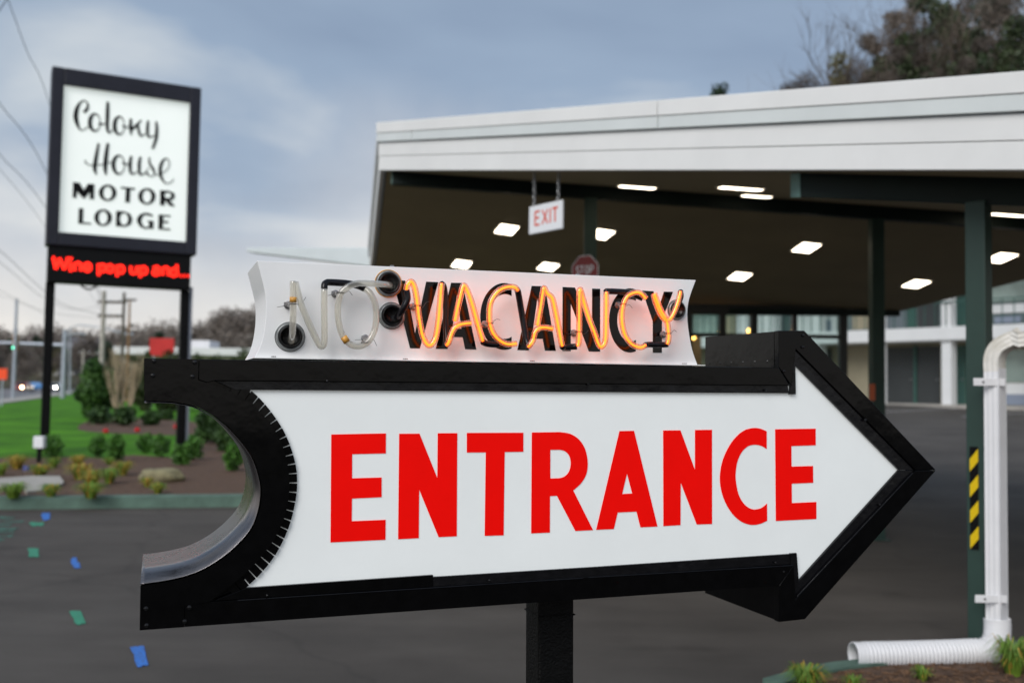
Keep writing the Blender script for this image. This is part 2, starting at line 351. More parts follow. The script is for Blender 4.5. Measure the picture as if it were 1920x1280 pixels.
# painted utility marks on the asphalt
M_mg = mat('green_spray_paint', (0.045, 0.16, 0.11), 0.85, 0, 0.1, 55, col2=(0.03, 0.33, 0.19)); M_mb = mat('blue_spray_paint', (0.045, 0.12, 0.32), 0.85, 0, 0.1, 55, col2=(0.03, 0.20, 0.72))
rng = random.Random(3)
def mark(quad, m):
    P = []
    for i in range(4):
        a, b = np.array(quad[i]), np.array(quad[(i+1) % 4])
        for k in range(5): P.append(a+(b-a)*(k/5)+np.array([rng.uniform(-1, 1), rng.uniform(-.6, .6)])*2.0)
    V = [tuple(on_z(*p, 0.005)) for p in P]
    o = mesh('paint_mark', V, tessellate_polygon([[Vector(v) for v in V]]), m, LOT)
mark([(245, 1212), (268, 1210), (278, 1246), (257, 1249)], M_mb)
mark([(128, 1145), (150, 1143), (160, 1168), (143, 1170)], M_mg)
mark([(132, 1046), (144, 1045), (151, 1063), (138, 1065)], M_mb)
mark([(52, 1027), (72, 1027), (73, 1043), (54, 1044)], M_mg)
mark([(78, 962), (93, 961), (94, 973), (79, 974)], M_mb)
mark([(55, 979), (84, 978), (80, 985), (58, 985)], M_mg)
M_mg2 = mat('thin_green_overspray', (0.045, 0.17, 0.125), 0.85, 0, 0.4, 60)
for (x0, y0, x1) in ((-30, 970, 30), (-30, 977, 46), (-30, 983, 24), (-12, 990, 36), (-30, 996, 30), (-20, 1004, 26), (-30, 1011, 12)):
    mark([(x0, y0), (x1, y0-1.5), (x1-6, y0+1.2), (x0, y0+2.2)], M_mg2)

# ------------------------------------------------------------------ ENTRANCE arrow sign
SF = Frame(at_depth(262, 1178, 2.2), math.atan2(.3335, .9427), 0.0105)
BASEZ = -float(SF.P[2])                         # local z of the ground under the sign
S = thing('entrance_sign', 'black arrow sign with red ENTRANCE lettering on a white face, on a square black post', 'sign', mat=SF.matrix())
notch = [(270.6, 751.6), (305, 751.8), (332, 754), (371, 763.5), (415, 789), (445.7, 819), (472, 854), (485, 889), (490, 918), (485.5, 955), (472, 990), (446, 1021), (415, 1047), (380, 1068), (345, 1081), (306, 1089.5), (263.5, 1095.5)]
notch = [tuple(p) for p in smooth_path(notch, 4)]
bando = [(371, 713), (412, 726), (450, 744), (485, 770), (518, 812), (536, 860), (541.5, 908), (534, 962), (511, 1012), (476, 1056), (437, 1091), (391, 1126)]
bando = [tuple(p) for p in smooth_path(bando, 4)]
teetho = [(440, 713), (467.6, 729.7), (489.5, 749.4), (511, 775.7), (531, 806), (546, 841), (555, 876), (557, 907), (554, 937.6), (546, 972.6), (533, 1007.6), (511, 1047), (485, 1077.7), (463, 1099), (440, 1119)]
outline = [(270.5, 673), (1456, 690), (1456, 621), (1503.5, 621), (1749, 880), (1504.5, 1157.5), (1457, 1162.5), (1457, 1095.5), (262.5, 1177)]
p = SF.pts
T = 0.38
MB().prism([p(outline+notch[::-1])], 0.012, T).build('cabinet', M_black, S)
pan = [(466, 722), (1470, 728), (1482, 720), (1482, 672), (1700, 880), (1490, 1105), (1485, 1050), (452, 1110)]+[tuple(q) for q in bando[::-1][7:-11]]
MB().prism([p(pan)], 0.004, 0.011).build('face_panel', M_panel, S)
MB().prism([p([(270.3, 672), (372, 673.5), (371, 713)]+bando[1:]+[(345, 1132), (345.5, 1172.5), (262, 1178.5)]+notch[::-1])], -0.0125, 0.0115).build('curved_trim', M_black, S, bevel=0.0016)
MB().prism([p([(372.5, 673.5), (1456, 689), (1476, 722.5), (402, 713.5), (388, 717), (372, 712)])], -0.0105, 0.0115).build('top_rail', M_black, S, bevel=0.0016)
MB().prism([p([(402, 713.5), (1476, 722.5), (1477, 737), (440, 730.5)])], -0.004, 0.0035).build('rail_lip', M_lip, S, bevel=0.0008)
MB().prism([p([(345.6, 1131.5), (391, 1126.5), (440, 1123), (1120, 1079), (1484, 1057), (1456, 1096), (345.8, 1172.6)])], -0.0105, 0.0115).build('bottom_rail', M_black, S, bevel=0.0016)
MB().prism([p([(400, 1125), (462, 1100.5), (811, 1076.5), (811, 1099)])], -0.006, 0.0035).build('rail_lip', M_black, S, bevel=0.0008)
MB().prism([p([(811.5, 1099), (811.5, 1080.5), (1120, 1061.5), (1479, 1037.5), (1480, 1057)])], -0.004, 0.0035).build('rail_lip', M_lip, S, bevel=0.0008)
MB().prism([p([(1456, 620), (1504, 620), (1750, 880), (1712, 880.4), (1488, 655), (1480, 724), (1456.5, 689)])], -0.0105, 0.0115).build('head_rail', M_black, S, bevel=0.0016)
MB().prism([p([(1488.5, 655.5), (1712, 880.5), (1683.5, 880.2), (1489.5, 684), (1490.5, 739), (1478.5, 739), (1480.5, 724)])], -0.005, 0.0035).build('head_rail_lip', M_lip, S, bevel=0.0008)
MB().prism([p([(1750, 880.8), (1505, 1158.5), (1456, 1164), (1456.5, 1096.5), (1484.5, 1057), (1488, 1120), (1712, 880.8)])], -0.0105, 0.0115).build('head_rail', M_black, S, bevel=0.0016)
MB().prism([p([(1711.5, 881.2), (1488.3, 1119), (1480.5, 1056), (1480.5, 1036.5), (1492, 1035.5), (1496, 1088), (1683.5, 880.6)])], -0.005, 0.0035).build('head_rail_lip', M_lip, S, bevel=0.0008)
# a raised bead that runs along the lower head rail and bottom rail
def bead(a, b, r=0.0016):
    (x0, z0), (x1, z1) = SF.xz(*a), SF.xz(*b); MB().tube([(x0, -0.0105, z0), (x1, -0.0105, z1)], r, 6).build('rail_bead', M_lip, S)
bead((1706, 886), (1490, 1116)); bead((1100, 1081), (1482, 1058.5)); bead((445, 1123.5), (1090, 1082))
# cut tabs of the trim bent on to the face round the notch
ti = smooth_path(bando, 1); to = smooth_path(teetho, 6)
def resample(P, n):
    P = np.array([q[:2] for q in P]); d = np.r_[0, np.cumsum(np.linalg.norm(np.diff(P, axis=0), axis=1))]; t = np.linspace(0, d[-1], n)
    return np.stack([np.interp(t, d, P[:, 0]), np.interp(t, d, P[:, 1])], 1)
NT = 27; b_ = resample(to, NT+1); dense = resample(bando, 600); a_ = np.array([dense[np.argmin(np.linalg.norm(dense-k, axis=1))] for k in b_])
for i in range(NT):
    f0, f1, g0, g1 = 0.07, 0.93, 0.035, 0.965
    q = [a_[i]*(1-g0)+a_[i+1]*g0, b_[i]*(1-f0)+b_[i+1]*f0, b_[i]*(1-f1)+b_[i+1]*f1, a_[i]*(1-g1)+a_[i+1]*g1]
    c = np.mean(a_[i:i+2], axis=0); q[0] = q[0]+(c-b_[i:i+2].mean(0))*0.25; q[3] = q[3]+(c-b_[i:i+2].mean(0))*0.25
    yy = -0.003-0.0015*((i*7) % 3)/2
    MB().prism([p([tuple(k) for k in q])], yy, 0.0034).build('trim_tab', M_black, S)
# bare metal lining of the notch
nl = p(notch); V = []; F = []
for i, (x_, z_) in enumerate(nl):
    t = np.array(nl[min(i+1, len(nl)-1)])-np.array(nl[max(i-1, 0)]); t /= np.linalg.norm(t); nn = np.array([t[1], -t[0]])*0.0025
    V += [(x_+nn[0]*s_, y_, z_+nn[1]*s_) for s_ in (1,) for y_ in (-0.0095, T+0.004)]
for i in range(len(nl)-1): F.append((2*i, 2*i+1, 2*i+3, 2*i+2))
lin = mesh('notch_lining', V, F, M_alu, S, smooth=True)
md = lin.modifiers.new('solid', 'SOLIDIFY'); md.thickness = 0.0016
# left end caps, rivets and screws
def screw(x_, z_, r=0.0048, y_=-0.0140, M=None, name='screw', slot=True):
    b = MB(); b.lathe([(r, 0.004), (r, 0.0005), (r*0.75, -0.0013), (r*0.3, -0.002)], 14, Matrix.Translation((x_, y_, z_)) if M is None else M)
    o = b.build(name, M_screw, S, smooth=False)
    if slot and M is None:
        MB().box((x_-r*0.8, y_-0.0024, z_-r*0.13), (x_+r*0.8, y_-0.0016, z_+r*0.13)).build('slot', M_hole, o)
for q in ((289, 677), (364.7, 679.6), (286.7, 704), (360.8, 706), (274, 1138), (275, 1169.5), (354.7, 1136), (346, 1162), (1501, 629), (1500, 651), (1617, 787), (1465, 696)):
    screw(*SF.xz(*q), r=0.0052 if q[0] < 400 else 0.0042)
for q in ((612, 714), (1100, 720), (1432, 731), (915, 1086), (1450, 1053), (1465, 1070), (500, 1114), (1645, 945)):
    screw(*SF.xz(*q), r=0.003, y_=-0.0115, slot=False)
xb, zt = SF.xz(1456, 621); _, zr = SF.xz(1456, 690)
for k in range(6):      # rivets along the foot of the barb's side wall
    M = Matrix.Translation((xb-0.0005, 0.045+k*0.062, zr+0.020)) @ Matrix.Rotation(-math.pi/2, 4, 'Z')
    b = MB(); b.lathe([(0.0042, 0.002), (0.0042, 0), (0.0025, -0.002)], 10, M); b.build('rivet', M_screw, S)
for k, q in enumerate(((415, 1047), (380, 1068), (455, 1010), (484, 950))):
    pass
# post
xl, zz_ = SF.xz(993, 1200, 0.17); xr, _ = SF.xz(1078, 1200, 0.17)
pw = xr-xl; yc = T/2
M_post = mat('black_post_paint', (0.003, 0.003, 0.003), 0.4, 0, 0.4, 60, bump=0.35, bscale=160, spec=0.15)
zb = SF.xz(1035, 1128)[1]
MB().box((xl+0.020, yc-0.035, BASEZ-0.05), (xl+0.122, yc+0.067, zb+0.03)).build('post', M_post, S, bevel=0.006)
MB().box((xl+0.0175, yc-0.0375, zb-0.075), (xl+0.1245, yc+0.0695, zb-0.071)).build('weld_seam', M_post, S, bevel=0.001)
MB().box((xl-0.09, yc-0.125, BASEZ-0.02), (xl+0.206, yc+0.171, BASEZ+0.012)).build('base_plate', M_post, S, bevel=0.003)
gs = p([(1083, 1118), (1137, 1112), (1134, 1130), (1122, 1144), (1100, 1137)])
MB().prism([[(a+0.05, c) for a, c in gs]], 0.2, 0.206).build('gusset', M_post, S)
# letters
ENT = []
ENT.append([Z(600, 780, 4.925, [(106, 168), (611, 158), (610, 343), (299, 350), (298, 573), (571, 565), (571, 747), (297, 760), (295, 969), (608, 956), (607, 1140), (99, 1165)])])
ENT.append([[(749, 812.8), (787, 812.5), (820.6, 896), (821.4, 811.8), (858, 811.6), (857, 1005), (823, 1006.5), (786.5, 917.6), (785.7, 1008.5), (747, 1010.5)]])
ENT.append([[(876, 811.2), (982, 810.8), (982, 846.5), (947, 847), (945, 1003.2), (909.5, 1004.2), (911.6, 847.7), (876, 848)]])
Rb = [tuple(q) for q in smooth_path([(1050, 809.6), (1070, 813), (1087, 824), (1098.5, 843), (1102.9, 868), (1100, 889), (1090, 906), (1075.6, 919)], 4)]
Rh = [tuple(q) for q in smooth_path([(1050, 842.8), (1060, 845.5), (1068, 854), (1071, 868), (1068, 883), (1060, 892.5), (1050, 896)], 4)]
ENT.append([[(998, 810.4)]+Rb+[(1112.8, 993.4), (1079.7, 995), (1045, 929), (1032, 929.7), (1031.8, 998), (996.8, 999.6)], [(1032.6, 843)]+Rh+[(1032.6, 896.6)]])
ENT.append([Z(1080, 780, 5.333, [(440, 148), (585, 145), (820, 1102), (650, 1110), (610, 953), (422, 962), (383, 1127), (207, 1135)]), Z(1080, 780, 5.333, [(515, 572), (567, 772), (467, 777)])])
ENT.append([[(1244.5, 806.6), (1276.9, 806.3), (1304.1, 880.7), (1304.3, 805.8), (1336, 805.4), (1336.2, 981.9), (1307.5, 982.8), (1277.4, 904.1), (1276.9, 984), (1245, 985.9)]])
Co = smooth_path([(740, 150), (680, 125), (615, 117), (530, 135), (450, 190), (370, 290), (300, 440), (272, 600), (285, 740), (330, 870), (400, 980), (480, 1050), (560, 1082), (620, 1086), (680, 1074), (745, 1045)], 4)
Ci = smooth_path([(743, 873), (690, 915), (620, 932), (560, 915), (500, 860), (455, 770), (432, 650), (430, 560), (448, 450), (490, 360), (550, 302), (620, 285), (690, 298), (740, 328)], 4)
ENT.append([Z(1300, 780, 5.335, [tuple(q) for q in Co+Ci])])
ENT.append([Z(1300, 780, 5.335, [(825, 130), (1230, 124), (1231, 290), (987, 298), (989, 503), (1204, 497), (1206, 665), (991, 674), (992, 868), (1237, 857), (1238, 1027), (832, 1047)])])
for loops in ENT: MB().prism([p(l) for l in loops], 0.0025, 0.0036).build('letter', M_red, S)

# ------------------------------------------------------------------ neon NO VACANCY box on top of it
BY, BT = 0.055, 0.27
zbot = SF.xz(478, 672, BY)[1]
NB = thing('neon_vacancy_box', 'white metal box with concave ends carrying lit orange neon VACANCY above the black arrow', 'neon sign', mat=SF.matrix())
q = lambda l, off=BY: SF.pts(l, off)
lcur = [tuple(k) for k in smooth_path([(482, 488.7), (491.5, 525), (497.5, 551.5), (499, 578), (497.5, 604), (492.7, 633), (485.5, 654.5), (476.5, 671)], 4)]
rcur = [tuple(k) for k in smooth_path([(1308.5, 685.2), (1298, 655), (1291.5, 620), (1289, 590), (1292.5, 560), (1305, 525)], 4)]
MB().prism([q(lcur+rcur)], BY, BY+BT).build('box_body', M_boxwhite, NB, bevel=0.0012)
MB().prism([q([(476, 669.8), (1318, 684), (1318, 685.5), (476, 671.5)])], BY-0.012, BY-0.0005).build('base_flange', M_boxwhite, NB)
MB().prism([q([(1300, 683.6), (1318, 683.9), (1318, 685.3), (1300, 685)])], BY-0.012, BY-0.0125).V
for (a, b) in ((513, 668.3), (760, 672.6), (998, 676.6), (1283, 681.4)):
    for d_ in (-3, 0, 3):
        x_, z_ = SF.xz(a+d_, b, BY); MB().box((x_-0.0012, BY-0.0015, z_-0.0008), (x_+0.0012, BY, z_+0.0008)).build('vent_slot', M_hole, NB)
for (a, b) in ((736, 499.5), (1085, 515.2)):
    x_, z_ = SF.xz(a, b, BY); MB().box((x_-0.004, BY+0.002, z_-0.002), (x_+0.004, BY+0.012, z_+0.0035)).build('lid_screw', M_clip, NB)
VAC = [
 [[(737, 526), (759.4, 526), (778, 625), (799, 528), (821.4, 529), (787, 653), (768.7, 652.5)]],
 [[(845.7, 530), (867, 530.4), (893, 655), (872, 654.4), (867.5, 632), (843, 631.5), (839, 654), (817, 653.6)], [(856.5, 552), (865, 616), (848, 615.5)]],
 None,
 [[(996.8, 536), (1021.6, 536.6), (1042, 657.3), (1021.6, 657), (1017.5, 635), (995, 634.6), (991, 656.6), (970, 656)], [(1007.5, 558), (1015, 619.5), (999, 619)]],
 [[(1054.7, 538), (1078, 539), (1110, 628), (1110, 541), (1125, 541.4), (1125, 659), (1104, 658.8), (1070, 569), (1069.8, 658), (1054.4, 657.6)]],
 None,
 [[(1204, 544.6), (1225, 546), (1234, 580), (1244.7, 546.7), (1261.6, 547), (1240.9, 600), (1240.8, 661.2), (1223.8, 661), (1223.8, 602)]]]
def cletter(cx, cy, rx, ry, irx, iry, xe):
    o = [k for k in ell(cx, cy, rx, ry, 0, 360, 72)]; outer = []; inner = []
    a0 = math.degrees(math.acos((xe-cx)/rx)); a1 = math.degrees(math.acos((xe-cx-1)/irx))
    outer = ell(cx, cy, rx, ry, a0, 360-a0, 40); inner = ell(cx+1, cy, irx, iry, 360-a1, a1, 40)
    return [outer+inner]
VAC[2] = cletter(945.5, 593, 45, 62.5, 30, 42, 959); VAC[5] = cletter(1181, 600.5, 39, 60, 25, 40, 1192)
for loops in VAC: MB().prism([q(l) for l in loops], BY-0.0009, BY-0.0002).build('painted_letter', M_letterblack, NB)
# tube housings
for i, (a, b, r) in enumerate(((543.6, 631.5, 24.5), (728, 531.6, 23.5), (734, 592, 23), (1268, 581, 19))):
    x_, z_ = SF.xz(a, b, BY); R_ = r/FPX*2.45*1.02
    M = Matrix.Translation((x_, BY, z_))
    hs = MB(); hs.lathe([(R_, 0.0), (R_, -0.006), (R_*0.93, -0.010), (R_*0.84, -0.008), (R_*0.80, -0.003), (R_*0.80, 0.0)], 36, M)
    ho = hs.build('tube_housing', M_glassring, NB, smooth=True)
    MB().lathe([(R_*0.83, 0), (R_*0.83, -0.011), (R_*0.76, -0.014), (R_*0.66, -0.012), (R_*0.64, -0.002)], 36, M).build('rubber_boot', M_rubber, ho, smooth=True)
    MB().lathe([(R_*0.655, -0.0005), (R_*0.655, -0.0012), (0.001, -0.0014)], 30, M).build('housing_mouth', M_hole, ho)
    MB().tube([tuple(M @ Vector((R_*1.06*math.cos(t), -0.001, R_*1.06*math.sin(t)))) for t in np.linspace(0, 2*math.pi, 40)], 0.0012, 6).build('sealant_ring', M_amber if i == 1 else M_glassring, ho, smooth=True)
TR = 0.0079; TP = BY-0.048          # tube radius and the plane the tubes hang in
M_neon = mat('neon_glow', (1.0, 0.3, 0.05), 0.5, emit=(1.0, 0.150, 0.006), estr=2.7)
G_lit = glassmat('lit_tube_glass', (1.0, 0.80, 0.60), 0.86, milk=0.11)
G_clear = glassmat('clear_tube_glass', (0.97, 0.97, 0.94), 0.88, milk=0.18)
G_phos = mat('milky_tube_lining', (0.72, 0.72, 0.68), 0.4)
def path3(pts, base=TP):
    out = []
    for q_ in pts:
        off = base+(q_[2] if len(q_) > 2 else 0.0); x_, z_ = SF.xz(q_[0], q_[1], off); out.append((x_, off, z_))
    return smooth_path(out, 5)
def lit(*strokes):
    for pts in strokes:
        P = path3(pts)
        o = MB().tube(P, TR, 12).build('neon_tube', G_lit, NB, smooth=True)
        MB().tube(P, TR*0.37, 8).build('glowing_core', M_neon, o, smooth=True)
def dark(pts, r=TR*1.03, m=None, name='blacked_out_tube'):
    MB().tube(path3(pts), r, 10).build(name, m or M_block, NB, smooth=True)
lit([(762, 543, .004), (764, 534), (771, 528), (777, 537.7), (781, 558), (783.7, 580), (788, 609), (793, 631), (801, 645), (808.5, 646), (816.5, 634), (821.7, 605), (825, 568), (828, 531)])
lit([(838, 646, .004), (841, 642), (845, 629.6), (851, 616.5), (861, 609), (872, 606.5), (883, 605.5)], [(853, 602), (856.7, 583), (864, 552), (869, 535.5), (874, 540.6), (880, 554), (887, 575.6), (894.6, 603), (905.5, 640)])
lit([(968, 644), (951.5, 645), (937, 638), (925, 625), (919, 609), (917.5, 591.7), (919, 571), (926, 555), (938, 543), (953, 537.7), (964.6, 538.4), (970, 543, .004)])
lit([(990, 650, .003), (994, 646), (999.5, 637.5), (1003, 623), (1011, 615), (1021, 613.6), (1036, 616)], [(1007.5, 610), (1012.8, 581), (1018, 547), (1020.5, 540), (1026, 550), (1035, 558), (1040, 577), (1045.5, 604), (1052.6, 641), (1054.4, 649)])
lit([(1083, 649), (1085.7, 634), (1086, 581), (1087, 542.5), (1093, 560, .012), (1102, 590, .010), (1114.6, 623, .004), (1123.4, 647), (1130.5, 648), (1135.5, 634), (1136.7, 581), (1136.7, 547)])
lit([(1211, 559.6), (1203, 551), (1192.5, 548), (1178, 554), (1169.5, 568), (1166, 588), (1167, 609), (1173, 630), (1185.4, 645.5), (1201, 651), (1210, 647)])
lit([(1251, 645), (1253.6, 634), (1252.7, 616), (1250, 602), (1240, 583), (1231.5, 563), (1227, 550)], [(1225.5, 552, .006), (1229, 566, .006), (1236, 584, .006), (1245, 598, .004), (1256, 598), (1265, 582.6), (1272, 563), (1276, 546)])
dark([(742, 598, .045), (749, 590, .02), (756, 578.5, .006), (764, 560, .003), (762, 544, .003)])
dark([(828, 532, .012), (833, 540, .024), (836, 575, .026), (836, 615, .024), (838, 645, .012)], TR*0.95)
dark([(905.5, 641, .006), (912, 644, .012), (923, 645.5, .014), (936, 645.5, .012)])
dark([(970, 544, .006), (972, 551, .014), (979, 591.7, .02), (986.5, 634, .014), (991, 649, .006)])
dark([(1054.5, 650, .006), (1058, 650.5, .012), (1070, 650, .014), (1082, 649.5, .008)])
dark([(1137, 546.5, .006), (1141, 546, .014), (1175, 548, .016), (1192, 554, .016), (1205, 559, .012)])
dark([(1210, 647, .006), (1214, 646, .012), (1228, 646, .014), (1245, 646, .012), (1252, 645, .006)])
dark([(1276, 546, .006), (1277, 556, .02), (1272, 570, .045)], TR*0.9)
def clear(pts):
    P = path3(pts); o = MB().tube(P, TR, 14).build('unlit_tube', G_clear, NB, smooth=True)
    MB().tube(P, TR*0.80, 10).build('tube_lining', glassmat('tube_lining_glass', (0.98, 0.98, 0.95), 0.93, 0.3, milk=0.25) if 'tube_lining_glass' not in MATS else MATS['tube_lining_glass'], o, smooth=True)
clear([(549.5, 527), (549.5, 560), (549.3, 598), (548.5, 622, .012), (546, 640, .045)])
clear([(554, 529, .012), (559, 550, .008), (567.5, 579, .004), (584, 617), (596, 642), (602, 649), (607, 646), (608.5, 630), (608, 590), (608, 541)])
dark([(608, 541), (608.5, 534, .003), (612, 530, .008), (620, 529.3, .012), (647.7, 531, .012), (669, 535, .014), (684, 541, .012)], TR*1.04)
clear([(731, 534, .045), (722, 533, .018), (705, 532, .002), (682, 531), (669, 531.6), (652, 538), (639, 550.6), (633.6, 573), (634, 595.6), (639, 621), (649, 639), (663, 648), (678.6, 648), (692.7, 637.8), (702.5, 618), (705.5, 591.4), (702.5, 567.5), (694, 550, .004), (684, 541, .012)])
rngs = random.Random(11)
for (a, b, amber) in ((549.5, 570, 1), (638, 549, 0), (684, 642, 0), (784, 573, 0), (918, 606, 0), (1085, 622, 0), (1168, 570, 0), (1252, 625, 0)):
    dxp = -10 if a not in (684,) else 0; x0, z0 = SF.xz(a+dxp, b+(2 if dxp else -8), BY); x1, z1 = SF.xz(a, b, TP)
    g_ = MB().tube([(x0, BY, z0), (x0*.7+x1*.3, BY-0.015, z0*.7+z1*.3), (x0*.3+x1*.7, TP+0.016, z0*.3+z1*.7)], [0.0065, 0.005, 0.0045], 10).build('tube_support', G_clear, NB, smooth=True)
    M = Matrix.Translation((x0, BY-0.002, z0))
    MB().lathe([(0.0095, 0.002), (0.0095, -0.002), (0.005, -0.004)], 12, M).build('support_base', M_clip, g_)
    MB().box((x0-0.010, BY-0.012, z0-0.004), (x0-0.002, BY-0.0095, z0+0.006)).build('clip_leaf', M_clip, g_)
    c = Vector((x1, TP, z1)); ring = [(c.x+(TR+0.001)*math.cos(t), c.y+(TR+0.001)*math.sin(t), c.z+0.0012*math.sin(t*0.5)) for t in np.linspace(0, 4*math.pi, 30)]
    tail = [(c.x+0.012, c.y+0.004, c.z+rngs.uniform(-.006, .006)), (c.x+0.022, c.y+0.008, c.z+rngs.uniform(-.004, .012)), (c.x+0.03, c.y+0.006, c.z+rngs.uniform(-.01, .02))]
    MB().tube(ring+[tuple(k) for k in smooth_path([ring[-1]]+tail, 4)], 0.0006, 5).build('tie_wire', M_wire, g_)
    t2 = smooth_path([(x0, BY-0.01, z0), (x0-0.012, BY-0.018, z0-0.004), (x0-0.026, BY-0.012, z0-rngs.uniform(.002, .012))], 4)
    MB().tube([tuple(k) for k in t2], 0.0006, 5).build('tie_wire', M_wire, g_)
    if amber: MB().tube([(c.x, TP, c.z+0.004), (c.x, TP, c.z+0.016)], TR*1.05, 12).build('amber_cement', M_amber, g_, smooth=True)
x_, z_ = SF.xz(647, 636, TP); MB().tube([(x_-0.004, TP, z_+0.006), (x_+0.005, TP, z_-0.007)], TR*1.06, 12).build('amber_cement', M_amber, NB, smooth=True)

# ------------------------------------------------------------------ tall motel sign
M_navy = mat('dark_sign_paint', (0.017, 0.018, 0.028), 0.4, 0, 0.15, 3, bump=0.05, bscale=8, spec=0.3)
M_navyd = mat('black_sign_paint_matt', (0.004, 0.004, 0.0045), 0.5, 0, 0.2, 5, spec=0.15)
M_litface = mat('backlit_sign_face', (0.72, 0.74, 0.72), 0.4, 0, 0.02, 1.2, emit=(0.90, 1.0, 0.95), estr=0.27)
M_led = mat('red_led', (0.5, 0.01, 0.005), 0.5, emit=(1.0, 0.012, 0.003), estr=1.6)
MF = Frame(on_z(85, 850, .15), rad(28)); m = lambda l, off=0.: MF.pts(l, off)
MS = thing('motel_sign', 'tall white lit panel sign lettered Colony House Motor Lodge on two black posts', 'sign', mat=MF.matrix())
ot = m([(95, 132), (375, 168), (365, 478), (88, 465)]); inn = m([(118, 167), (354, 193), (347, 455), (108, 438)])
x0, x1 = -0.14, 2.77; z0, z1 = 4.16, 7.76
ix0, ix1, iz0, iz1 = 0.09, 2.55, 4.43, 7.42
for nm, a, b in (('frame_side', (x0, -0.20, z0), (ix0, 0.28, z1)), ('frame_side', (ix1, -0.20, z0), (x1, 0.28, z1)), ('frame_top', (ix0, -0.2, iz1), (ix1, 0.28, z1)), ('frame_bottom', (ix0, -0.2, z0), (ix1, 0.28, iz0))):
    MB().box(a, b).build(nm, M_navy, MS, bevel=0.02)
MB().box((ix0, -0.10, iz0), (ix1, 0.20, iz1)).build('face_panel', M_litface, MS)
MB().box((x0+0.05, -0.14, 3.42), (x1-0.1, 0.24, z0-0.005)).build('message_board', M_navyd, MS, bevel=0.01)
for xx in (-0.10, 2.52):
    MB().box((xx, 0.03, -0.1), (xx+0.17, 0.2, 3.42)).build('post', M_navyd, MS, bevel=0.01)
MB().box((2.70, 0.06, -0.1), (2.76, 0.12, 3.5)).build('conduit', mat('grey_conduit', (0.25, 0.27, 0.32), 0.5, 0.3), MS)
FO = -0.105
def mfit(pts):  # picture strokes of the sign face brought on to its plane
    return [(*MF.xz(a, b, FO), w_/FPX*23.3) for a, b, w_ in pts]
def sc4(pts): return [(a/6.738+100, b/6.738+160, c/6.738) for a, b, c in pts]
def stroke(name, list_of, m_=M_navyd, y0=FO-0.012, y1=FO+0.003, par=MS, fit=mfit):
    b = MB()
    for s_ in list_of: ribbon(b, fit(sc4(s_)), y0, y1, 5)
    return b.build(name, m_, par)
def oval(cx, cy, rx, ry, left, right, n=18):
    return [(cx+rx*math.cos(t), cy-ry*math.sin(t), left if False else right+(left-right)*(0.5-0.5*math.cos(t))**1.5) for t in np.linspace(0, 2*math.pi, n)]
stroke('letter', [[(385, 345, 30), (425, 300, 32), (436, 240, 20), (395, 196, 12), (340, 220, 22), (298, 300, 42), (283, 390, 48), (296, 470, 42), (330, 550, 20), (370, 567, 10), (430, 530, 9), (452, 500, 9)]])
stroke('letter', [oval(527, 470, 65, 108, 42, 9), [(575, 480, 32), (600, 494, 22), (660, 488, 9)]])
stroke('letter', [[(688, 212, 30), (684, 350, 40), (680, 480, 36), (686, 570, 30), (708, 602, 16), (760, 555, 9)]])
stroke('letter', [oval(835, 510, 62, 112, 42, 9), [(880, 505, 32), (905, 530, 20), (955, 535, 9)]])
stroke('letter', [[(980, 422, 24), (974, 520, 36), (982, 630, 14)], [(980, 570, 30), (1045, 510, 28), (1112, 440, 14)], [(1066, 500, 26), (1082, 590, 28), (1105, 642, 20), (1165, 608, 9)]])
stroke('letter', [[(1197, 448, 24), (1188, 560, 34), (1205, 655, 22), (1280, 630, 9)], [(1300, 458, 22), (1306, 560, 34), (1296, 680, 34), (1252, 803, 26)]])
stroke('letter', [[(405, 948, 16), (405, 975, 12), (450, 1005, 9), (510, 1010, 10), (640, 1000, 9)], [(572, 733, 22), (542, 900, 38), (522, 1050, 40), (545, 1130, 12)], [(690, 733, 30), (665, 900, 44), (655, 1050, 40), (665, 1132, 16)], [(670, 985, 9), (745, 968, 9)]])
stroke('letter', [oval(828, 1005, 70, 116, 42, 9), [(878, 970, 30), (905, 995, 20), (960, 1002, 9)]])
stroke('letter', [[(985, 893, 24), (968, 1000, 38), (985, 1118, 24), (1065, 1090, 9)], [(1100, 903, 24), (1083, 1010, 36), (1097, 1128, 24), (1165, 1105, 9)]])
stroke('letter', [[(1213, 908, 14), (1216, 985, 24), (1258, 1055, 30), (1277, 1115, 18), (1235, 1155, 9), (1172, 1105, 26)], [(1150, 1120, 9), (1205, 1045, 9)]])
stroke('letter', [[(1290, 1140, 9), (1375, 1108, 9), (1440, 1060, 9), (1468, 980, 10), (1430, 925, 12), (1380, 960, 30), (1350, 1050, 38), (1360, 1150, 34), (1400, 1222, 18), (1450, 1240, 11), (1500, 1212, 9), (1517, 1180, 8)]])
def s5(l): return [MF.xz(a/5.818+100, b/5.818+320, FO) for a, b in l]
def caps(*loops): MB().prism([s5(l) for l in loops], FO-0.012, FO+0.003).build('letter', M_navyd, MS)
caps([(215, 125), (285, 132), (332, 212), (378, 143), (448, 148), (443, 313), (395, 309), (400, 235), (340, 303), (322, 301), (258, 228), (252, 297), (210, 294)])
caps(ell(592, 242, 97, 90), ell(592, 243, 48, 70))
caps([(737, 175), (890, 190), (888, 210), (840, 206), (833, 349), (783, 345), (790, 200), (737, 194)])
caps(ell(1020, 280, 95, 90), ell(1020, 281, 47, 70))
caps([(1165, 213), (1260, 220), (1312, 240), (1329, 275), (1312, 312), (1272, 328), (1330, 391), (1270, 386), (1218, 325), (1212, 381), (1162, 377)], ell(1248, 270, 36, 30))
caps([(278, 408), (327, 412), (322, 562), (413, 570), (411, 585), (271, 577)])
caps(ell(542, 512, 97, 92), ell(542, 513, 48, 72))
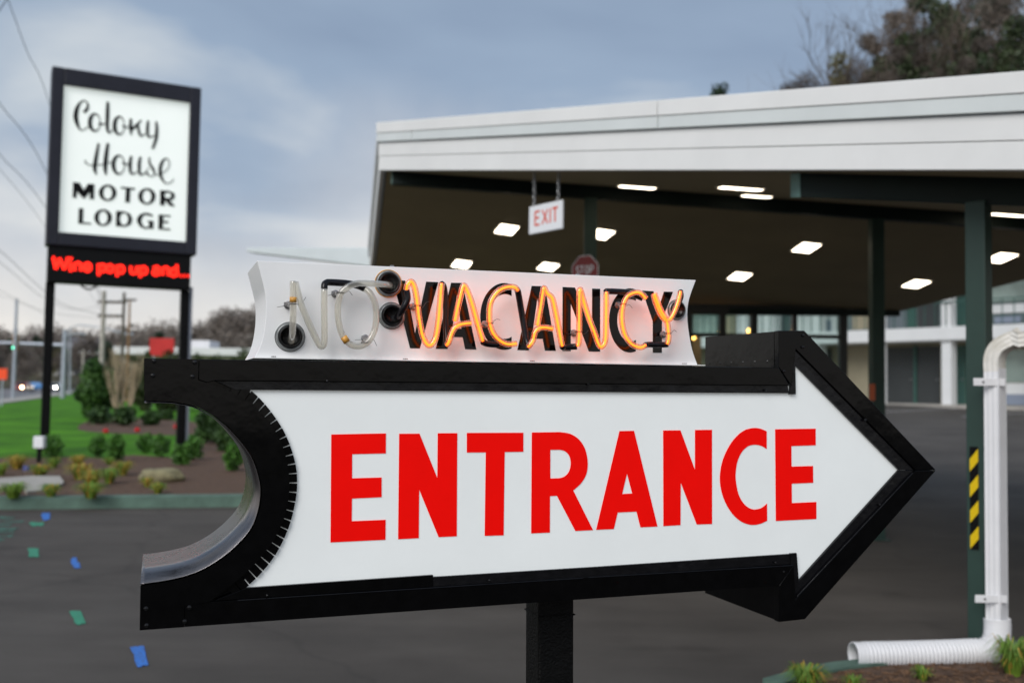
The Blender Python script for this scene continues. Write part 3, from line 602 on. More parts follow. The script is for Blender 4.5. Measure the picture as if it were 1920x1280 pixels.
caps([(685, 438), (770, 443), (835, 470), (863, 525), (845, 585), (790, 612), (681, 606)], ell(770, 527, 44, 66))
caps([(1085, 500), (1040, 492), (1010, 480), (975, 500), (958, 548), (975, 600), (1010, 618), (1042, 605), (1044, 568), (1030, 562), (1030, 543), (1093, 549), (1090, 637), (1050, 630), (1000, 635), (945, 612), (912, 560), (912, 520), (940, 478), (1000, 457), (1050, 466), (1085, 484)])
caps([(1148, 478), (1278, 487), (1277, 504), (1200, 499), (1198, 548), (1255, 552), (1254, 572), (1196, 568), (1193, 626), (1276, 632), (1275, 650), (1145, 640)])
LO = -0.141
def led(*strokes):
    b = MB()
    for s_ in strokes:
        ribbon(b, [(*MF.xz(a/5.818+100, c/5.818+320, LO), 27/5.818/FPX*23.0) for a, c in s_], LO-0.006, LO+0.002, 4)
    b.build('led_letter', M_led, MS)
def bowl(cx, cy, rx=34, ry=38): return [(cx+rx*math.cos(t), cy+ry*math.sin(t)) for t in np.linspace(0, 2*math.pi, 12)]
led([(0, 950), (28, 1072)], [(28, 1072), (68, 955)], [(68, 955), (118, 1078)], [(118, 1078), (160, 960)], [(-8, 948), (15, 950)], [(140, 958), (210, 962)])
led([(188, 1005), (188, 1085)], [(170, 1007), (190, 1007)], [(172, 1086), (205, 1088)])
led([(232, 1008), (232, 1090)], [(232, 1020), (270, 1004), (298, 1022), (300, 1094)])
led(bowl(372, 1052, 36, 42), [(340, 1056), (406, 1058)])
led([(492, 1015), (495, 1145)], bowl(535, 1062)); led(bowl(618, 1068)); led([(692, 1030), (695, 1155)], bowl(735, 1076))
led([(845, 1040), (848, 1105), (875, 1122), (905, 1110)], [(910, 1042), (912, 1126)]); led([(945, 1040), (947, 1165)], bowl(985, 1088))
led([(1090, 1062), (1120, 1048), (1148, 1062), (1150, 1138)], bowl(1118, 1110, 30, 26)); led([(1190, 1058), (1192, 1140)], [(1192, 1068), (1225, 1054), (1252, 1070), (1254, 1144)]); led(bowl(1312, 1110), [(1345, 1025), (1350, 1150)])
for k, (a, b) in enumerate(((1392, 1146), (1432, 1147), (1472, 1148))): led([(a-8, b), (a+10, b+1)])
for k in range(3): pass
MB().tube([tuple(v) for v in smooth_path([(0.55, 0.1, 3.42), (0.62, 0.1, 3.36), (0.74, 0.1, 3.34), (0.85, 0.1, 3.42)], 4)], 0.02, 6).build('loose_cable', M_navyd, MS)

# ------------------------------------------------------------------ drive-through canopy
CD = 10.9; CK = CD/12.0          # depth of the ridge line
P1 = at_depth(717, 320, CD); RR = at_depth(1640, 386, CD); P2 = at_depth(1920, 320, 5.85*CK)
sx = (RR-P1)[2]/(RR-P1)[0]
nF = np.cross(RR-P1, P2-P1); fy = -nF[1]/nF[2]; sB = 0.14
def zf(x, y): return P1[2]+sx*(x-P1[0])+fy*(y-CD)
def zbk(x, y): return P1[2]+sx*(x-P1[0])-sB*(y-CD)
nBk = np.array([-sx, sB, 1.0]); nFr = np.array([-sx, -fy, 1.0])
M_fascia = mat('white_fascia_paint', (0.77, 0.775, 0.77), 0.45, 0, 0.05, 1.1, bump=0.02, bscale=6)
M_fascia2 = mat('pale_metal_strip', (0.66, 0.70, 0.70), 0.35, 0, 0.04, 2)
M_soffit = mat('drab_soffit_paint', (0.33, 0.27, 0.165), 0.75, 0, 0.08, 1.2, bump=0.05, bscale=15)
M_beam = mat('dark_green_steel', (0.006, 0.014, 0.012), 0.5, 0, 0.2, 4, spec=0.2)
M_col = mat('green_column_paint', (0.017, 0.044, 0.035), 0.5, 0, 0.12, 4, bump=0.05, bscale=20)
M_cap = mat('lit_green_beam_end', (0.12, 0.23, 0.21), 0.5, 0, 0.1, 6)  # beam end face: daylight on the green steel put into a lighter colour
CA = thing('canopy', 'white canopy roof with layered fascia boards, drab soffit and dark green steel posts', 'canopy', (0, 0, 0))
fd = P2-P1; fdir = fd[:2]/np.linalg.norm(fd[:2])
P3 = P1+fd*1.35
RX = 7.9
pR = at_plane(1690, 583, P1, nBk); pR2 = at_plane(1920, 525, P1, nBk); pL = at_plane(690, 577, P1, nBk); pM = at_plane(1300, 572, P1, nBk)
def slab(name, poly, zfun, th, m_):
    lo = [(x_, y_, zfun(x_, y_)) for x_, y_ in poly]; hi = [(x_, y_, zfun(x_, y_)+th) for x_, y_ in poly]
    return MB().hexa(lo, hi).build(name, m_, CA)
inset = np.array([-fdir[1], fdir[0]])
inset = inset if inset[1] > 0 else -inset
pf1 = P1[:2]+inset*0.03; pf3 = P3[:2]+inset*0.03
lw = np.array([pL[0]-P1[0], pL[1]-CD])
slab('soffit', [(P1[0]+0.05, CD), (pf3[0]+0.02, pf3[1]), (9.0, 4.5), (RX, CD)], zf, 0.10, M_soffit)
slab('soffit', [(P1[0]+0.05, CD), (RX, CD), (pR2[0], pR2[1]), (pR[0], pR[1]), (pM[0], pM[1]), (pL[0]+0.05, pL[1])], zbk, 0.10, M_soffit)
slab('roof_deck', [(P1[0]+0.05, CD), (pf3[0]+0.02, pf3[1]), (9.0, 4.5), (RX, CD)], lambda a, b: zf(a, b)+0.11, 0.40, M_fascia)
slab('roof_deck', [(P1[0]+0.05, CD), (RX, CD), (pR2[0], pR2[1]), (pR[0], pR[1]), (pM[0], pM[1]), (pL[0]+0.05, pL[1])], lambda a, b: zbk(a, b)+0.11, 0.40, M_fascia)
# fascia: bottom boards, metal strip, top cap
def fascia(name, A, B, z0, z1, out, th, m_, nrm):
    a0 = np.array(A[:2])+nrm*out; b0 = np.array(B[:2])+nrm*out; a1 = a0-nrm*th; b1 = b0-nrm*th
    lo = [(a0[0], a0[1], A[2]+z0), (b0[0], b0[1], B[2]+z0), (b1[0], b1[1], B[2]+z0), (a1[0], a1[1], A[2]+z0)]
    hi = [(a0[0], a0[1], A[2]+z1), (b0[0], b0[1], B[2]+z1), (b1[0], b1[1], B[2]+z1), (a1[0], a1[1], A[2]+z1)]
    return MB().hexa(lo, hi).build(name, m_, CA, bevel=0.004)
fo = -inset
PA = np.array(P1); PB = np.array(P3)
def lerp(t): return PA+(PB-PA)*t
for (za, zb_, ot_, m_, nm, cuts) in ((0.0, 0.1565, 0.030, M_fascia, 'fascia_board', (0, 1)), (0.1602, 0.3049, 0.034, M_fascia, 'fascia_board', (0, 1)), (0.3140, 0.4077, 0.060, M_fascia2, 'metal_strip', (0, .075, .455, 1)), (0.4095, 0.5278, 0.068, M_fascia, 'roof_cap', (0, .455, 1))):
    for i in range(len(cuts)-1):
        e_ = 0.0006
        fascia(nm, lerp(cuts[i]+(e_ if i else -0.004)), lerp(cuts[i+1]-e_), za, zb_, ot_, 0.06, m_, fo)
ln = np.array([-(pL[1]-CD), pL[0]-P1[0]]); ln = ln/np.linalg.norm(ln); ln = ln if ln[0] < 0 else -ln
PLz = np.array([pL[0], pL[1], zbk(pL[0], pL[1])])
for (za, zb_, ot_, m_, nm) in ((0.0, 0.1565, 0.030, M_fascia, 'fascia_board'), (0.1602, 0.3049, 0.034, M_fascia, 'fascia_board'), (0.3140, 0.4077, 0.060, M_fascia2, 'metal_strip'), (0.4095, 0.5278, 0.068, M_fascia, 'roof_cap')):
    fascia(nm, PA+np.array([0, 0.03, 0]), PLz, za, zb_, ot_, 0.05, m_, ln)
# far eave board and the pale projecting eave at its left end
for (A, B) in ((pL, pM), (pM, pR), (pR, pR2)):
    A = np.array([A[0], A[1], zbk(A[0], A[1])]); B = np.array([B[0], B[1], zbk(B[0], B[1])])
    d_ = B[:2]-A[:2]; n_ = np.array([-d_[1], d_[0]])/np.linalg.norm(d_); n_ = n_ if n_[1] > 0 else -n_
    fascia('fascia_board', A, B, 0.002, 0.5096, 0.02, 0.05, M_fascia, n_)
E0 = at_depth(462, 472, 16.9); E1 = at_depth(700, 500, 15.7); E2 = at_depth(700, 464, 15.7); E3 = at_depth(462, 464, 16.9)
MB().hexa([E0, E1, E1+np.array([0.1, 0.25, 0]), E0+np.array([0.1, 0.25, 0])], [E3, E2, E2+np.array([0.1, 0.25, 0]), E3+np.array([0.1, 0.25, 0])]).build('side_eave', mat('pale_eave_metal', (0.62, 0.68, 0.70), 0.4, 0, 0.05, 1), CA, bevel=0.01)
# beams
def beam(x0_, x1_, y_, wd, dep, zfun, nm):
    lo = [(a, b, zfun(a, y_)-dep) for a, b in ((x0_, y_-wd/2), (x1_, y_-wd/2), (x1_, y_+wd/2), (x0_, y_+wd/2))]
    hi = [(a, b, zfun(a, y_)+0.02) for a, b in ((x0_, y_-wd/2), (x1_, y_-wd/2), (x1_, y_+wd/2), (x0_, y_+wd/2))]
    o = MB().hexa(lo, hi).build(nm, M_beam, CA, bevel=0.004)
    zc = zfun(x0_, y_)
    MB().box((x0_-0.012, y_-wd/2-0.004, zc-dep-0.002), (x0_-0.001, y_+wd/2+0.004, zc-0.003)).build('beam_end', M_cap, o)
    return o
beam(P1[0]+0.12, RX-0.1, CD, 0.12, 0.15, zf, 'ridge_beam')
bB = at_depth(1493, 322, 6.72); cB = at_depth(1838, 900, 6.0)
def beam2():            # runs slightly askew, from just behind the fascia over the near post
    A = np.array([bB[0], 6.72]); B = np.array([cB[0], cB[1]]); d_ = (B-A)/np.linalg.norm(B-A); d_ = np.array([0.93, -0.16]) if d_[0] < .5 else d_
    B2 = A+d_*6.0; n_ = np.array([-d_[1], d_[0]])*0.065; lo = []; hi = []
    sk = np.array([0.055, -0.0])
    for k in (A-n_+sk, B2-n_, B2+n_, A+n_-sk): lo.append((k[0], k[1], zf(k[0], k[1])-0.165)); hi.append((k[0], k[1], zf(k[0], k[1])+0.02))
    o = MB().hexa(lo, hi).build('beam', M_beam, CA, bevel=0.004)
    e1 = A-d_*0.012; q4 = [e1-n_*1.05+sk, A-d_*.001-n_*1.05+sk, A-d_*.001+n_*1.05-sk, e1+n_*1.05-sk]
    MB().hexa([(k[0], k[1], zf(k[0], k[1])-0.167) for k in q4], [(k[0], k[1], zf(k[0], k[1])-.004) for k in q4]).build('beam_end', M_cap, o)
beam2()
hb = [at_depth(690, 571, 15.95), at_depth(1688, 581, 15.5), at_depth(1688, 592, 15.5), at_depth(690, 584, 15.95)]
MB().hexa([hb[3], hb[2], hb[2]+np.array([0, .15, 0]), hb[3]+np.array([0, .15, 0])], [hb[0], hb[1], hb[1]+np.array([0, .15, 0]), hb[0]+np.array([0, .15, 0])]).build('eave_beam', M_beam, CA)
def column(x_, y_, wd, rz, ztop, nm='column'):
    zb0 = float(gz(x_, y_)); M = Matrix.Translation((x_, y_, 0)) @ Matrix.Rotation(rz, 4, 'Z')
    o = MB().box((-wd/2, -wd/2, zb0-0.05), (wd/2, wd/2, ztop), M).build(nm, M_col, CA, bevel=0.006)
    MB().box((-wd/2-0.04, -wd/2-0.04, zb0-0.02), (wd/2+0.04, wd/2+0.04, zb0+0.015), M).build('base_plate', M_col, o)
    return o
for px_ in (1107, 1643):
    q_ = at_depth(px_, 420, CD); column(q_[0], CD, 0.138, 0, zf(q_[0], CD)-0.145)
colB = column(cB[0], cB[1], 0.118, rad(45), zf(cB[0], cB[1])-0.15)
# orange reflector on the inner column, hazard tape on the near one
q_ = at_depth(1637, 735, CD-.1); MB().box((q_[0]-0.03, CD-.077, q_[2]-0.09), (q_[0]+0.03, CD-.0705, q_[2]+0.09)).build('reflector', mat('orange_reflector', (0.55, 0.10, 0.02), 0.3), CA)
M_haz = bpy.data.materials.new('hazard_tape'); M_haz.use_nodes = True
t = M_haz.node_tree; pz = t.nodes['Principled BSDF']; tcn = t.nodes.new('ShaderNodeTexCoord'); sp = t.nodes.new('ShaderNodeSeparateXYZ'); t.links.new(tcn.outputs['Object'], sp.inputs[0])
ad = t.nodes.new('ShaderNodeMath'); ad.operation = 'MULTIPLY_ADD'; ad.inputs[1].default_value = -1.3; t.links.new(sp.outputs[0], ad.inputs[0]); t.links.new(sp.outputs[2], ad.inputs[2])
mo = t.nodes.new('ShaderNodeMath'); mo.operation = 'PINGPONG'; mo.inputs[1].default_value = 0.076; t.links.new(ad.outputs[0], mo.inputs[0])
gt = t.nodes.new('ShaderNodeMath'); gt.operation = 'GREATER_THAN'; gt.inputs[1].default_value = 0.039; t.links.new(mo.outputs[0], gt.inputs[0])
mxn = t.nodes.new('ShaderNodeMix'); mxn.data_type = 'RGBA'; mxn.inputs[6].default_value = (0.003, 0.003, 0.003, 1); mxn.inputs[7].default_value = (0.68, 0.47, 0.01, 1); pz.inputs['Specular IOR Level'].default_value = 0.15
t.links.new(gt.outputs[0], mxn.inputs[0]); t.links.new(mxn.outputs[2], pz.inputs['Base Color']); pz.inputs['Roughness'].default_value = 0.5
za_ = at_depth(1822, 1030, cB[1]-0.05)[2]; zb_ = at_depth(1822, 837, cB[1]-0.05)[2]
hz = MB().box((-0.028, -0.002, 0), (0.020, 0.0, zb_-za_)).build('hazard_tape', M_haz, CA)
hz.matrix_world = Matrix.Translation((cB[0], cB[1], za_)) @ Matrix.Rotation(rad(-45), 4, 'Z') @ Matrix.Translation((-0.008, -0.0645, 0))

# ceiling lights
M_lamp = mat('warm_diffuser', (0.9, 0.85, 0.75), 0.4, emit=(1.0, 0.86, 0.66), estr=5.0)
M_lfr = mat('lamp_frame', (0.5, 0.47, 0.4), 0.5)
def ceil_light(px_, py_, front, sxz, syz, label, rz=rad(6)):
    pt = at_plane(px_, py_, P1, nFr if front else nBk); nn = -(nFr if front else nBk); nn = Vector(nn/np.linalg.norm(nn))
    xa = Vector((math.cos(rz), math.sin(rz), 0)); xa = (xa-nn*xa.dot(nn)).normalized(); ya = nn.cross(xa)
    M = Matrix(((xa[0], ya[0], nn[0], pt[0]), (xa[1], ya[1], nn[1], pt[1]), (xa[2], ya[2], nn[2], pt[2]), (0, 0, 0, 1)))
    o = thing('ceiling_light', label, 'ceiling light', group='square lamps on the canopy soffit', mat=M)
    b = MB(); h = 0.018
    for a0, a1 in (((-sxz, -syz, -.002), (sxz, -syz+.02, h)), ((-sxz, syz-.02, -.002), (sxz, syz, h)), ((-sxz, -syz+.02, -.002), (-sxz+.02, syz-.02, h)), ((sxz-.02, -syz+.02, -.002), (sxz, syz-.02, h))): b.box(a0, a1)
    b.build('frame', M_lfr, o)
    MB().box((-sxz+.02, -syz+.02, -.001), (sxz-.02, syz-.02, h+0.006)).build('diffuser', M_lamp, o, bevel=0.006)
lab = 'glowing rectangular lamp flush on the drab sloping soffit behind the ridge beam'
for (a, b) in ((950, 428), (1128, 437), (866, 493), (1028, 498), (1512, 462), (1387, 516), (1718, 530), (1876, 481)): ceil_light(a, b, False, 0.137, 0.21, lab, rad(14) if a < 1200 else rad(6))
lab2 = 'glowing rectangular lamp on the soffit slope between fascia and ridge beam'
for (a, b) in ((1195, 348), (1389, 350), (1891, 400)): ceil_light(a, b, True, 0.20, 0.137, lab2, 0)
ceil_light(1419, 365, True, 0.155, 0.137, lab2, 0)

# hanging EXIT sign
FA = math.atan2(fd[1], fd[0])
cE = at_plane(1025, 405, P1+np.array([0, 0.22, 0]), np.array([-math.sin(FA), math.cos(FA), 0]))
EF = Frame(cE, FA)
M_chain = mat('galvanised_chain', (0.32, 0.33, 0.34), 0.35, 0.8); M_signw = mat('white_sign_plate', (0.78, 0.80, 0.83), 0.4, 0, 0.02, 3); M_exr = mat('faded_red_lettering', (0.72, 0.10, 0.06), 0.5)
ES = thing('exit_sign', 'small white EXIT plate hanging on two chains under the canopy edge', 'sign', mat=EF.matrix())
cs = EF.pts([(993.8, 389), (1056, 373.5), (1056, 429), (993.8, 440)])
ex0, ex1 = cs[0][0], cs[1][0]; ez1 = (cs[0][1]+cs[1][1])/2; ez0 = (cs[2][1]+cs[3][1])/2
MB().box((ex0, -0.012, ez0), (ex1, 0.012, ez1)).build('plate', M_signw, ES, bevel=0.008)
def exl(*st):
    b = MB()
    for s_ in st:
        ribbon(b, [(ex0+(ex1-ex0)*a, ez0+(ez1-ez0)*c, 0.018) for a, c in s_], -0.0145, -0.0118, 2)
    b.build('letter', M_exr, ES)
exl([(.20, .28), (.20, .78)], [(.20, .765), (.34, .765)], [(.20, .54), (.32, .54)], [(.20, .295), (.34, .295)]); exl([(.42, .28), (.58, .78)], [(.42, .78), (.58, .28)]); exl([(.66, .28), (.66, .78)]); exl([(.72, .765), (.88, .765)], [(.80, .28), (.80, .77)])
for t_ in (0.13, 0.86):
    xx = ex0+(ex1-ex0)*t_; wq = EF.P+EF.u*xx; top_z = zf(wq[0], wq[1])-EF.P[2]; zc = ez1-0.01; b = MB(); k = 0
    while zc < top_z-0.01:
        lk = [(xx+(0.013*math.cos(a) if k % 2 else 0), 0.0 if k % 2 else 0.013*math.cos(a), zc+0.018+0.021*math.sin(a)) for a in np.linspace(0, 2*math.pi, 11)]
        b.tube(lk, 0.0048, 5, cap=False); zc += 0.033; k += 1
    b.build('chain', M_chain, ES)

# STOP plate fixed to the inner post
qs = at_depth(1097, 509, CD-.14); XF = Frame(qs, FA*0.75)
ST = thing('stop_sign', 'small red octagonal STOP plate with a white lower half on the inner canopy post', 'sign', mat=XF.matrix())
R8 = 0.19; oc = [(R8*math.cos(rad(22.5+45*k)), R8*math.sin(rad(22.5+45*k))) for k in range(8)]
MB().prism([oc], -0.004, 0.0).build('plate', M_signw, ST)
def clipz(poly, zc):
    o = []
    for i in range(len(poly)):
        a, b = poly[i], poly[(i+1) % len(poly)]
        if a[1] >= zc: o.append(a)
        if (a[1]-zc)*(b[1]-zc) < 0: t_ = (zc-a[1])/(b[1]-a[1]); o.append((a[0]+(b[0]-a[0])*t_, zc))
    return o
oi = [(a*0.95, b*0.95) for a, b in oc]
MB().prism([clipz(oi, -0.055)], -0.0062, -0.0042).build('red_field', mat('stop_red', (0.27, 0.022, 0.02), 0.45, 0, 0.1, 8), ST)
def stl(*st):
    b = MB()
    for s_ in st: ribbon(b, [(a, c, 0.014) for a, c in s_], -0.0082, -0.0064, 3)
    b.build('letter', M_signw, ST)
lz0, lz1 = -0.025, 0.06
stl([(-.075, lz1-.012), (-.095, lz1), (-.11, lz1-.015), (-.098, .02), (-.08, .008), (-.078, lz0+.012), (-.095, lz0), (-.112, lz0+.012)]); stl([(-.062, lz1), (-.012, lz1)], [(-.037, lz0), (-.037, lz1)])
stl([(.03+.022*math.cos(a), .0175+.042*math.sin(a)) for a in np.linspace(0, 2*math.pi, 14)]); stl([(.072, lz0), (.072, lz1)], [(.072, lz1), (.1, lz1), (.112, .038), (.1, .016), (.072, .016)])
MB().box((-0.02, 0.0, -0.12), (0.02, 0.075, 0.12)).build('bracket', M_chain, ST)

# white downspout strapped to the near post
M_ds = mat('white_downspout', (0.74, 0.74, 0.76), 0.4, 0, 0.04, 5)
M_dst = mat('stained_downspout', (0.60, 0.57, 0.50), 0.5, 0, 0.12, 9, col2=(0.74, 0.72, 0.68))
DY = cB[1]-0.12
dt = at_depth(1866, 690, DY); db = at_depth(1869, 1165, DY); dx_, dyy = (dt[0]+db[0])/2, DY
DS = thing('downspout', 'white ribbed downspout with bent top and corrugated outlet beside the green post', 'downspout', (dx_, dyy, 0))
def ribbed(w_, d_, n):  # rounded rectangular section with shallow ribs
    P = []
    for i in range(n): P.append((-w_/2+w_*i/n, -d_/2+(0.004 if i % 2 else 0)))
    for i in range(n): P.append((w_/2-(0.004 if i % 2 else 0), -d_/2+d_*i/n))
    for i in range(n): P.append((w_/2-w_*i/n, d_/2))
    for i in range(n): P.append((-w_/2+(0.004 if i % 2 else 0), d_/2-d_*i/n))
    return P
def sweep(path, sec, scale=None):
    V = []; F = []; n = len(sec); path = [Vector(k) for k in path]
    for i, c in enumerate(path):
        t_ = (path[min(i+1, len(path)-1)]-path[max(i-1, 0)]).normalized(); a = Vector((0.707, 0.707, 0)) if abs(t_.z) > 0.98 else None
        side = Vector((math.sin(rad(45)), math.cos(rad(45)), 0)); side = Vector((0.72, 0.69, 0)); b1_ = (side-t_*side.dot(t_)).normalized(); b2_ = t_.cross(b1_)
        s_ = scale[i] if scale else 1
        for (p0, p1) in sec: V.append(c+b1_*p0*s_+b2_*p1*s_)
    for i in range(len(path)-1):
        for k in range(n): F.append((i*n+k, i*n+(k+1) % n, (i+1)*n+(k+1) % n, (i+1)*n+k))
    F += [tuple(range(n)), tuple(range((len(path)-1)*n, len(path)*n))]
    return V, F
sec = ribbed(0.115, 0.085, 6)
mesh('pipe', *sweep([(0, 0, db[2]+0.0), (0, 0, dt[2])], sec), M_ds, DS)
up = at_depth(1935, 634, DY-0.1)-np.array([dx_, dyy, 0]); up2 = up+np.array([0.7, -0.25, 0.17])
cz = dt[2]
mesh('top_elbow', *sweep([tuple(k) for k in smooth_path([(0, 0, cz-0.02), (0.0, 0, cz+0.06), (0.03, -0.01, cz+0.125), (0.11, -0.04, cz+0.175), tuple(up), tuple(up2)], 4)], sec), M_dst, DS, smooth=False)
for pyy in (716, 1118):
    zc = at_depth(1840, pyy, DY)[2]; MB().box((-0.155, -0.062, zc-0.022), (0.03, -0.056, zc+0.022), Matrix.Rotation(rad(0), 4, 'Z')).build('strap', M_ds, DS, bevel=0.002)
    o = MB(); o.lathe([(0.006, 0.002), (0.006, -0.003)], 10, Matrix.Translation((-0.10, -0.064, zc))); o.build('strap_screw', M_wire, DS)
pe = on_z(1600, 1256, 0.0); tgt = np.array([pe[0]-dx_, pe[1]-dyy, 0.085]); b0 = Vector((0, 0, db[2]+0.02))
gp = smooth_path([tuple(b0), (0.0, -0.005, 0.235), (-0.012, -0.015, 0.165), (-0.055, -0.03, 0.105), (-0.15, tgt[1]*.2, 0.092), (tgt[0]*.4, tgt[1]*.45, 0.088), (tgt[0]*.7, tgt[1]*.72, 0.085), tuple(tgt)], 14)
dd = np.r_[0, np.cumsum([np.linalg.norm(gp[i+1]-gp[i]) for i in range(len(gp)-1)])]; gp = [np.array([np.interp(t_, dd, [k[j] for k in gp]) for j in range(3)]) for t_ in np.linspace(0, dd[-1], 220)]
L_ = 0; rr_ = []
for i, k in enumerate(gp):
    if i: L_ += np.linalg.norm(gp[i]-gp[i-1])
    rr_.append(0.074+0.0042*math.sin(L_/0.024*2*math.pi)*(1 if (0.10 < L_ < dd[-1]-0.06) else 0.1))
hose = MB().tube([tuple(k) for k in gp], rr_, 20, cap=False).build('corrugated_outlet', M_ds, DS, smooth=True)
md = hose.modifiers.new('solid', 'SOLIDIFY'); md.thickness = 0.006

# planted bed corner at the foot of the post
bk = [on_z(a, b) for a, b in ((1430, 1290), (1500, 1270), (1560, 1258), (1640, 1249), (1760, 1236), (1860, 1222), (1990, 1205))]
P_ = [np.array([k[0], k[1]]) for k in bk]
mb = MB()
for i in range(len(P_)-1):
    a, b = P_[i], P_[i+1]; n_ = np.array([b[1]-a[1], -(b[0]-a[0])]); n_ = n_/np.linalg.norm(n_)*0.13
    mb.hexa([(*a, -.02), (*b, -.02), (*(b+n_), -.02), (*(a+n_), -.02)], [(*a, .055), (*b, .055), (*(b+n_), .06), (*(a+n_), .06)])
mb.build('kerb', M_kerb, kind='structure')
Vb = [(*k, 0.045) for k in [p_+np.array([0.06, -0.10]) for p_ in P_]]+[(4.6, 5.6, .045), (4.2, 3.2, .045), (1.2, 3.2, .045)]
mesh('mulch_bed', Vb, tessellate_polygon([[Vector(v) for v in Vb]]), M_mulch, kind='structure')

rng = random.Random(17); cb = MB()
def inbed(x_, y_): return True
for k in range(1500):
    t_ = rng.uniform(0, len(P_)-1.001); i_ = int(t_); q_ = P_[i_]+(P_[i_+1]-P_[i_])*(t_-i_); q_ = q_+np.array([0.04, -0.16])*rng.uniform(1, 9)
    M = Matrix.Translation((q_[0]+rng.uniform(-.05, .05), q_[1], 0.05)) @ Matrix.Rotation(rng.uniform(0, 6.28), 4, 'Z') @ Matrix.Rotation(rng.uniform(-.5, .5), 4, 'X'); l_ = rng.uniform(.008, .028)
    cb.box((-l_, -.006, -.003), (l_, .006, .004), M)
cb.build('bark_chips', mat('bark_chip', (0.07, 0.036, 0.022), 0.9, 0, 0.5, 9, col2=(0.20, 0.11, 0.06)), kind='stuff')

# ------------------------------------------------------------------ plants
def leafcloud(n, rx, ry, rz, size, seed, shell=0.5, zc=None):
    r = np.random.RandomState(seed); d = r.normal(size=(n, 3)); d /= np.linalg.norm(d, axis=1)[:, None]
    lump = 1+0.16*np.sin(d[:, 0]*5+seed)+0.14*np.sin(d[:, 1]*6+2*seed)+0.12*np.sin(d[:, 2]*7+seed*3)
    rr = (shell+(1-shell)*r.rand(n)**0.6)*lump
    c = d*rr[:, None]*np.array([rx, ry, rz])+np.array([0, 0, rz if zc is None else zc])
    a = r.normal(size=(n, 3)); a /= np.linalg.norm(a, axis=1)[:, None]; b = np.cross(a, r.normal(size=(n, 3))); b /= np.linalg.norm(b, axis=1)[:, None]
    s = size*(0.6+0.8*r.rand(n))[:, None]
    V = np.concatenate([c-a*s, c+b*s*0.5, c+a*s, c-b*s*0.5], 1).reshape(-1, 3); V[:, 2] = np.maximum(V[:, 2], 0.01)
    F = np.arange(4*n).reshape(-1, 4); return V, F
def cloudmesh(name, args, m_, parent=None, kind=None):
    V, F = args; me = bpy.data.meshes.new(name); me.from_pydata(V.tolist(), [], F.tolist()); me.materials.append(m_); me.update()
    o = bpy.data.objects.new(name, me); link(o, parent)
    if kind: o['kind'] = kind
    return o
M_box = leafmat('boxwood_leaf', (0.026, 0.10, 0.010), (0.085, 0.24, 0.022), 9)
M_bush = leafmat('bush_leaf', (0.016, 0.052, 0.010), (0.055, 0.125, 0.020), 3)
M_lily = leafmat('strap_leaf', (0.08, 0.20, 0.016), (0.20, 0.32, 0.03), 4); M_lily2 = leafmat('yellowed_leaf', (0.42, 0.30, 0.04), (0.62, 0.32, 0.05), 6)
M_stem = mat('tan_bark', (0.38, 0.30, 0.20), 0.8, 0, 0.25, 12); M_twig = mat('brown_twig', (0.10, 0.075, 0.06), 0.9, 0, 0.2, 8)
def bush(name, px_, py_, w_px, h_px, label, group, n=900, leaf=0.03, m_=M_box, seed=1, z=0.15):
    g_ = on_z(px_, py_, z); s_ = g_[1]/FPX
    o = thing(name, label, 'shrub', tuple(g_), seed*1.3, group)
    cloudmesh('foliage', leafcloud(n, w_px*s_/2, w_px*s_/2*0.95, h_px*s_/2, leaf, seed, 0.45), m_, o)
    b = MB()
    for k in range(5):
        a = k*1.26+seed; b.tube([(0.02*math.cos(a), 0.02*math.sin(a), -0.02), (0.35*w_px*s_/2*math.cos(a), 0.35*w_px*s_/2*math.sin(a), h_px*s_*0.55)], [0.012, 0.005], 5)
    b.build('stem', M_twig, o); return o
lb = ['smaller rounder boxwood of the pair below the tall evergreen shrub', 'taller egg-shaped boxwood of the pair below the tall evergreen shrub', 'smallest boxwood, just left of a rounder one above the tan boulder', 'round boxwood directly behind the tan boulder', 'low boxwood in front of the right black sign post', 'taller boxwood against the right black sign post', 'lone upright boxwood in open mulch away from the sign posts']
for i, (a, b, w_, h_) in enumerate(((183, 855, 34, 38), (217, 864, 36, 50), (271, 848, 28, 34), (300, 856, 36, 42), (341, 871, 36, 38), (362, 862, 34, 46), (437, 882, 40, 52))): bush('boxwood', a, b, w_, h_, lb[i], 'boxwoods in the island bed', seed=i+1, n=1300, leaf=0.028)
bush('boxwood', 97, 858, 42, 40, 'low dark boxwood touching the left black sign post', None, seed=21, n=1300, leaf=0.028)
bush('laurel_shrub', 398, 830, 64, 66, 'broad loose green shrub right of the sign posts', None, n=2200, leaf=0.06, m_=M_bush, seed=31)
bush('laurel_shrub', 425, 845, 50, 46, 'low spreading green shrub in front of the broad loose one', None, n=1600, leaf=0.05, m_=M_bush, seed=32)
for i, (a, b, w_, h_) in enumerate(((186, 795, 44, 32), (232, 798, 46, 36), (283, 797, 34, 26), (310, 787, 26, 18))): bush('low_shrub', a, b, w_, h_, 'low sprawling green shrub at the foot of the bare-stemmed crape myrtle', 'low shrubs in the rear bed', n=900, leaf=0.07, m_=M_bush, seed=40+i)
bush('evergreen_shrub', 178, 783, 66, 98, 'tall dense dark evergreen shrub beside the bare tan stems', None, n=5000, leaf=0.11, m_=leafmat('holly_leaf', (0.018, 0.065, 0.008), (0.06, 0.15, 0.018), 2), seed=51)
for i, (a, w_) in enumerate(((270, 60), (325, 60), (385, 70), (450, 70))): bush('hedge_shrub', a, 770, w_, 106, 'olive clipped hedge bush in the row behind the sign posts', 'hedge row', n=3600, leaf=0.12, m_=leafmat('hedge_leaf', (0.02, 0.04, 0.012), (0.07, 0.09, 0.02), 2), seed=60+i)
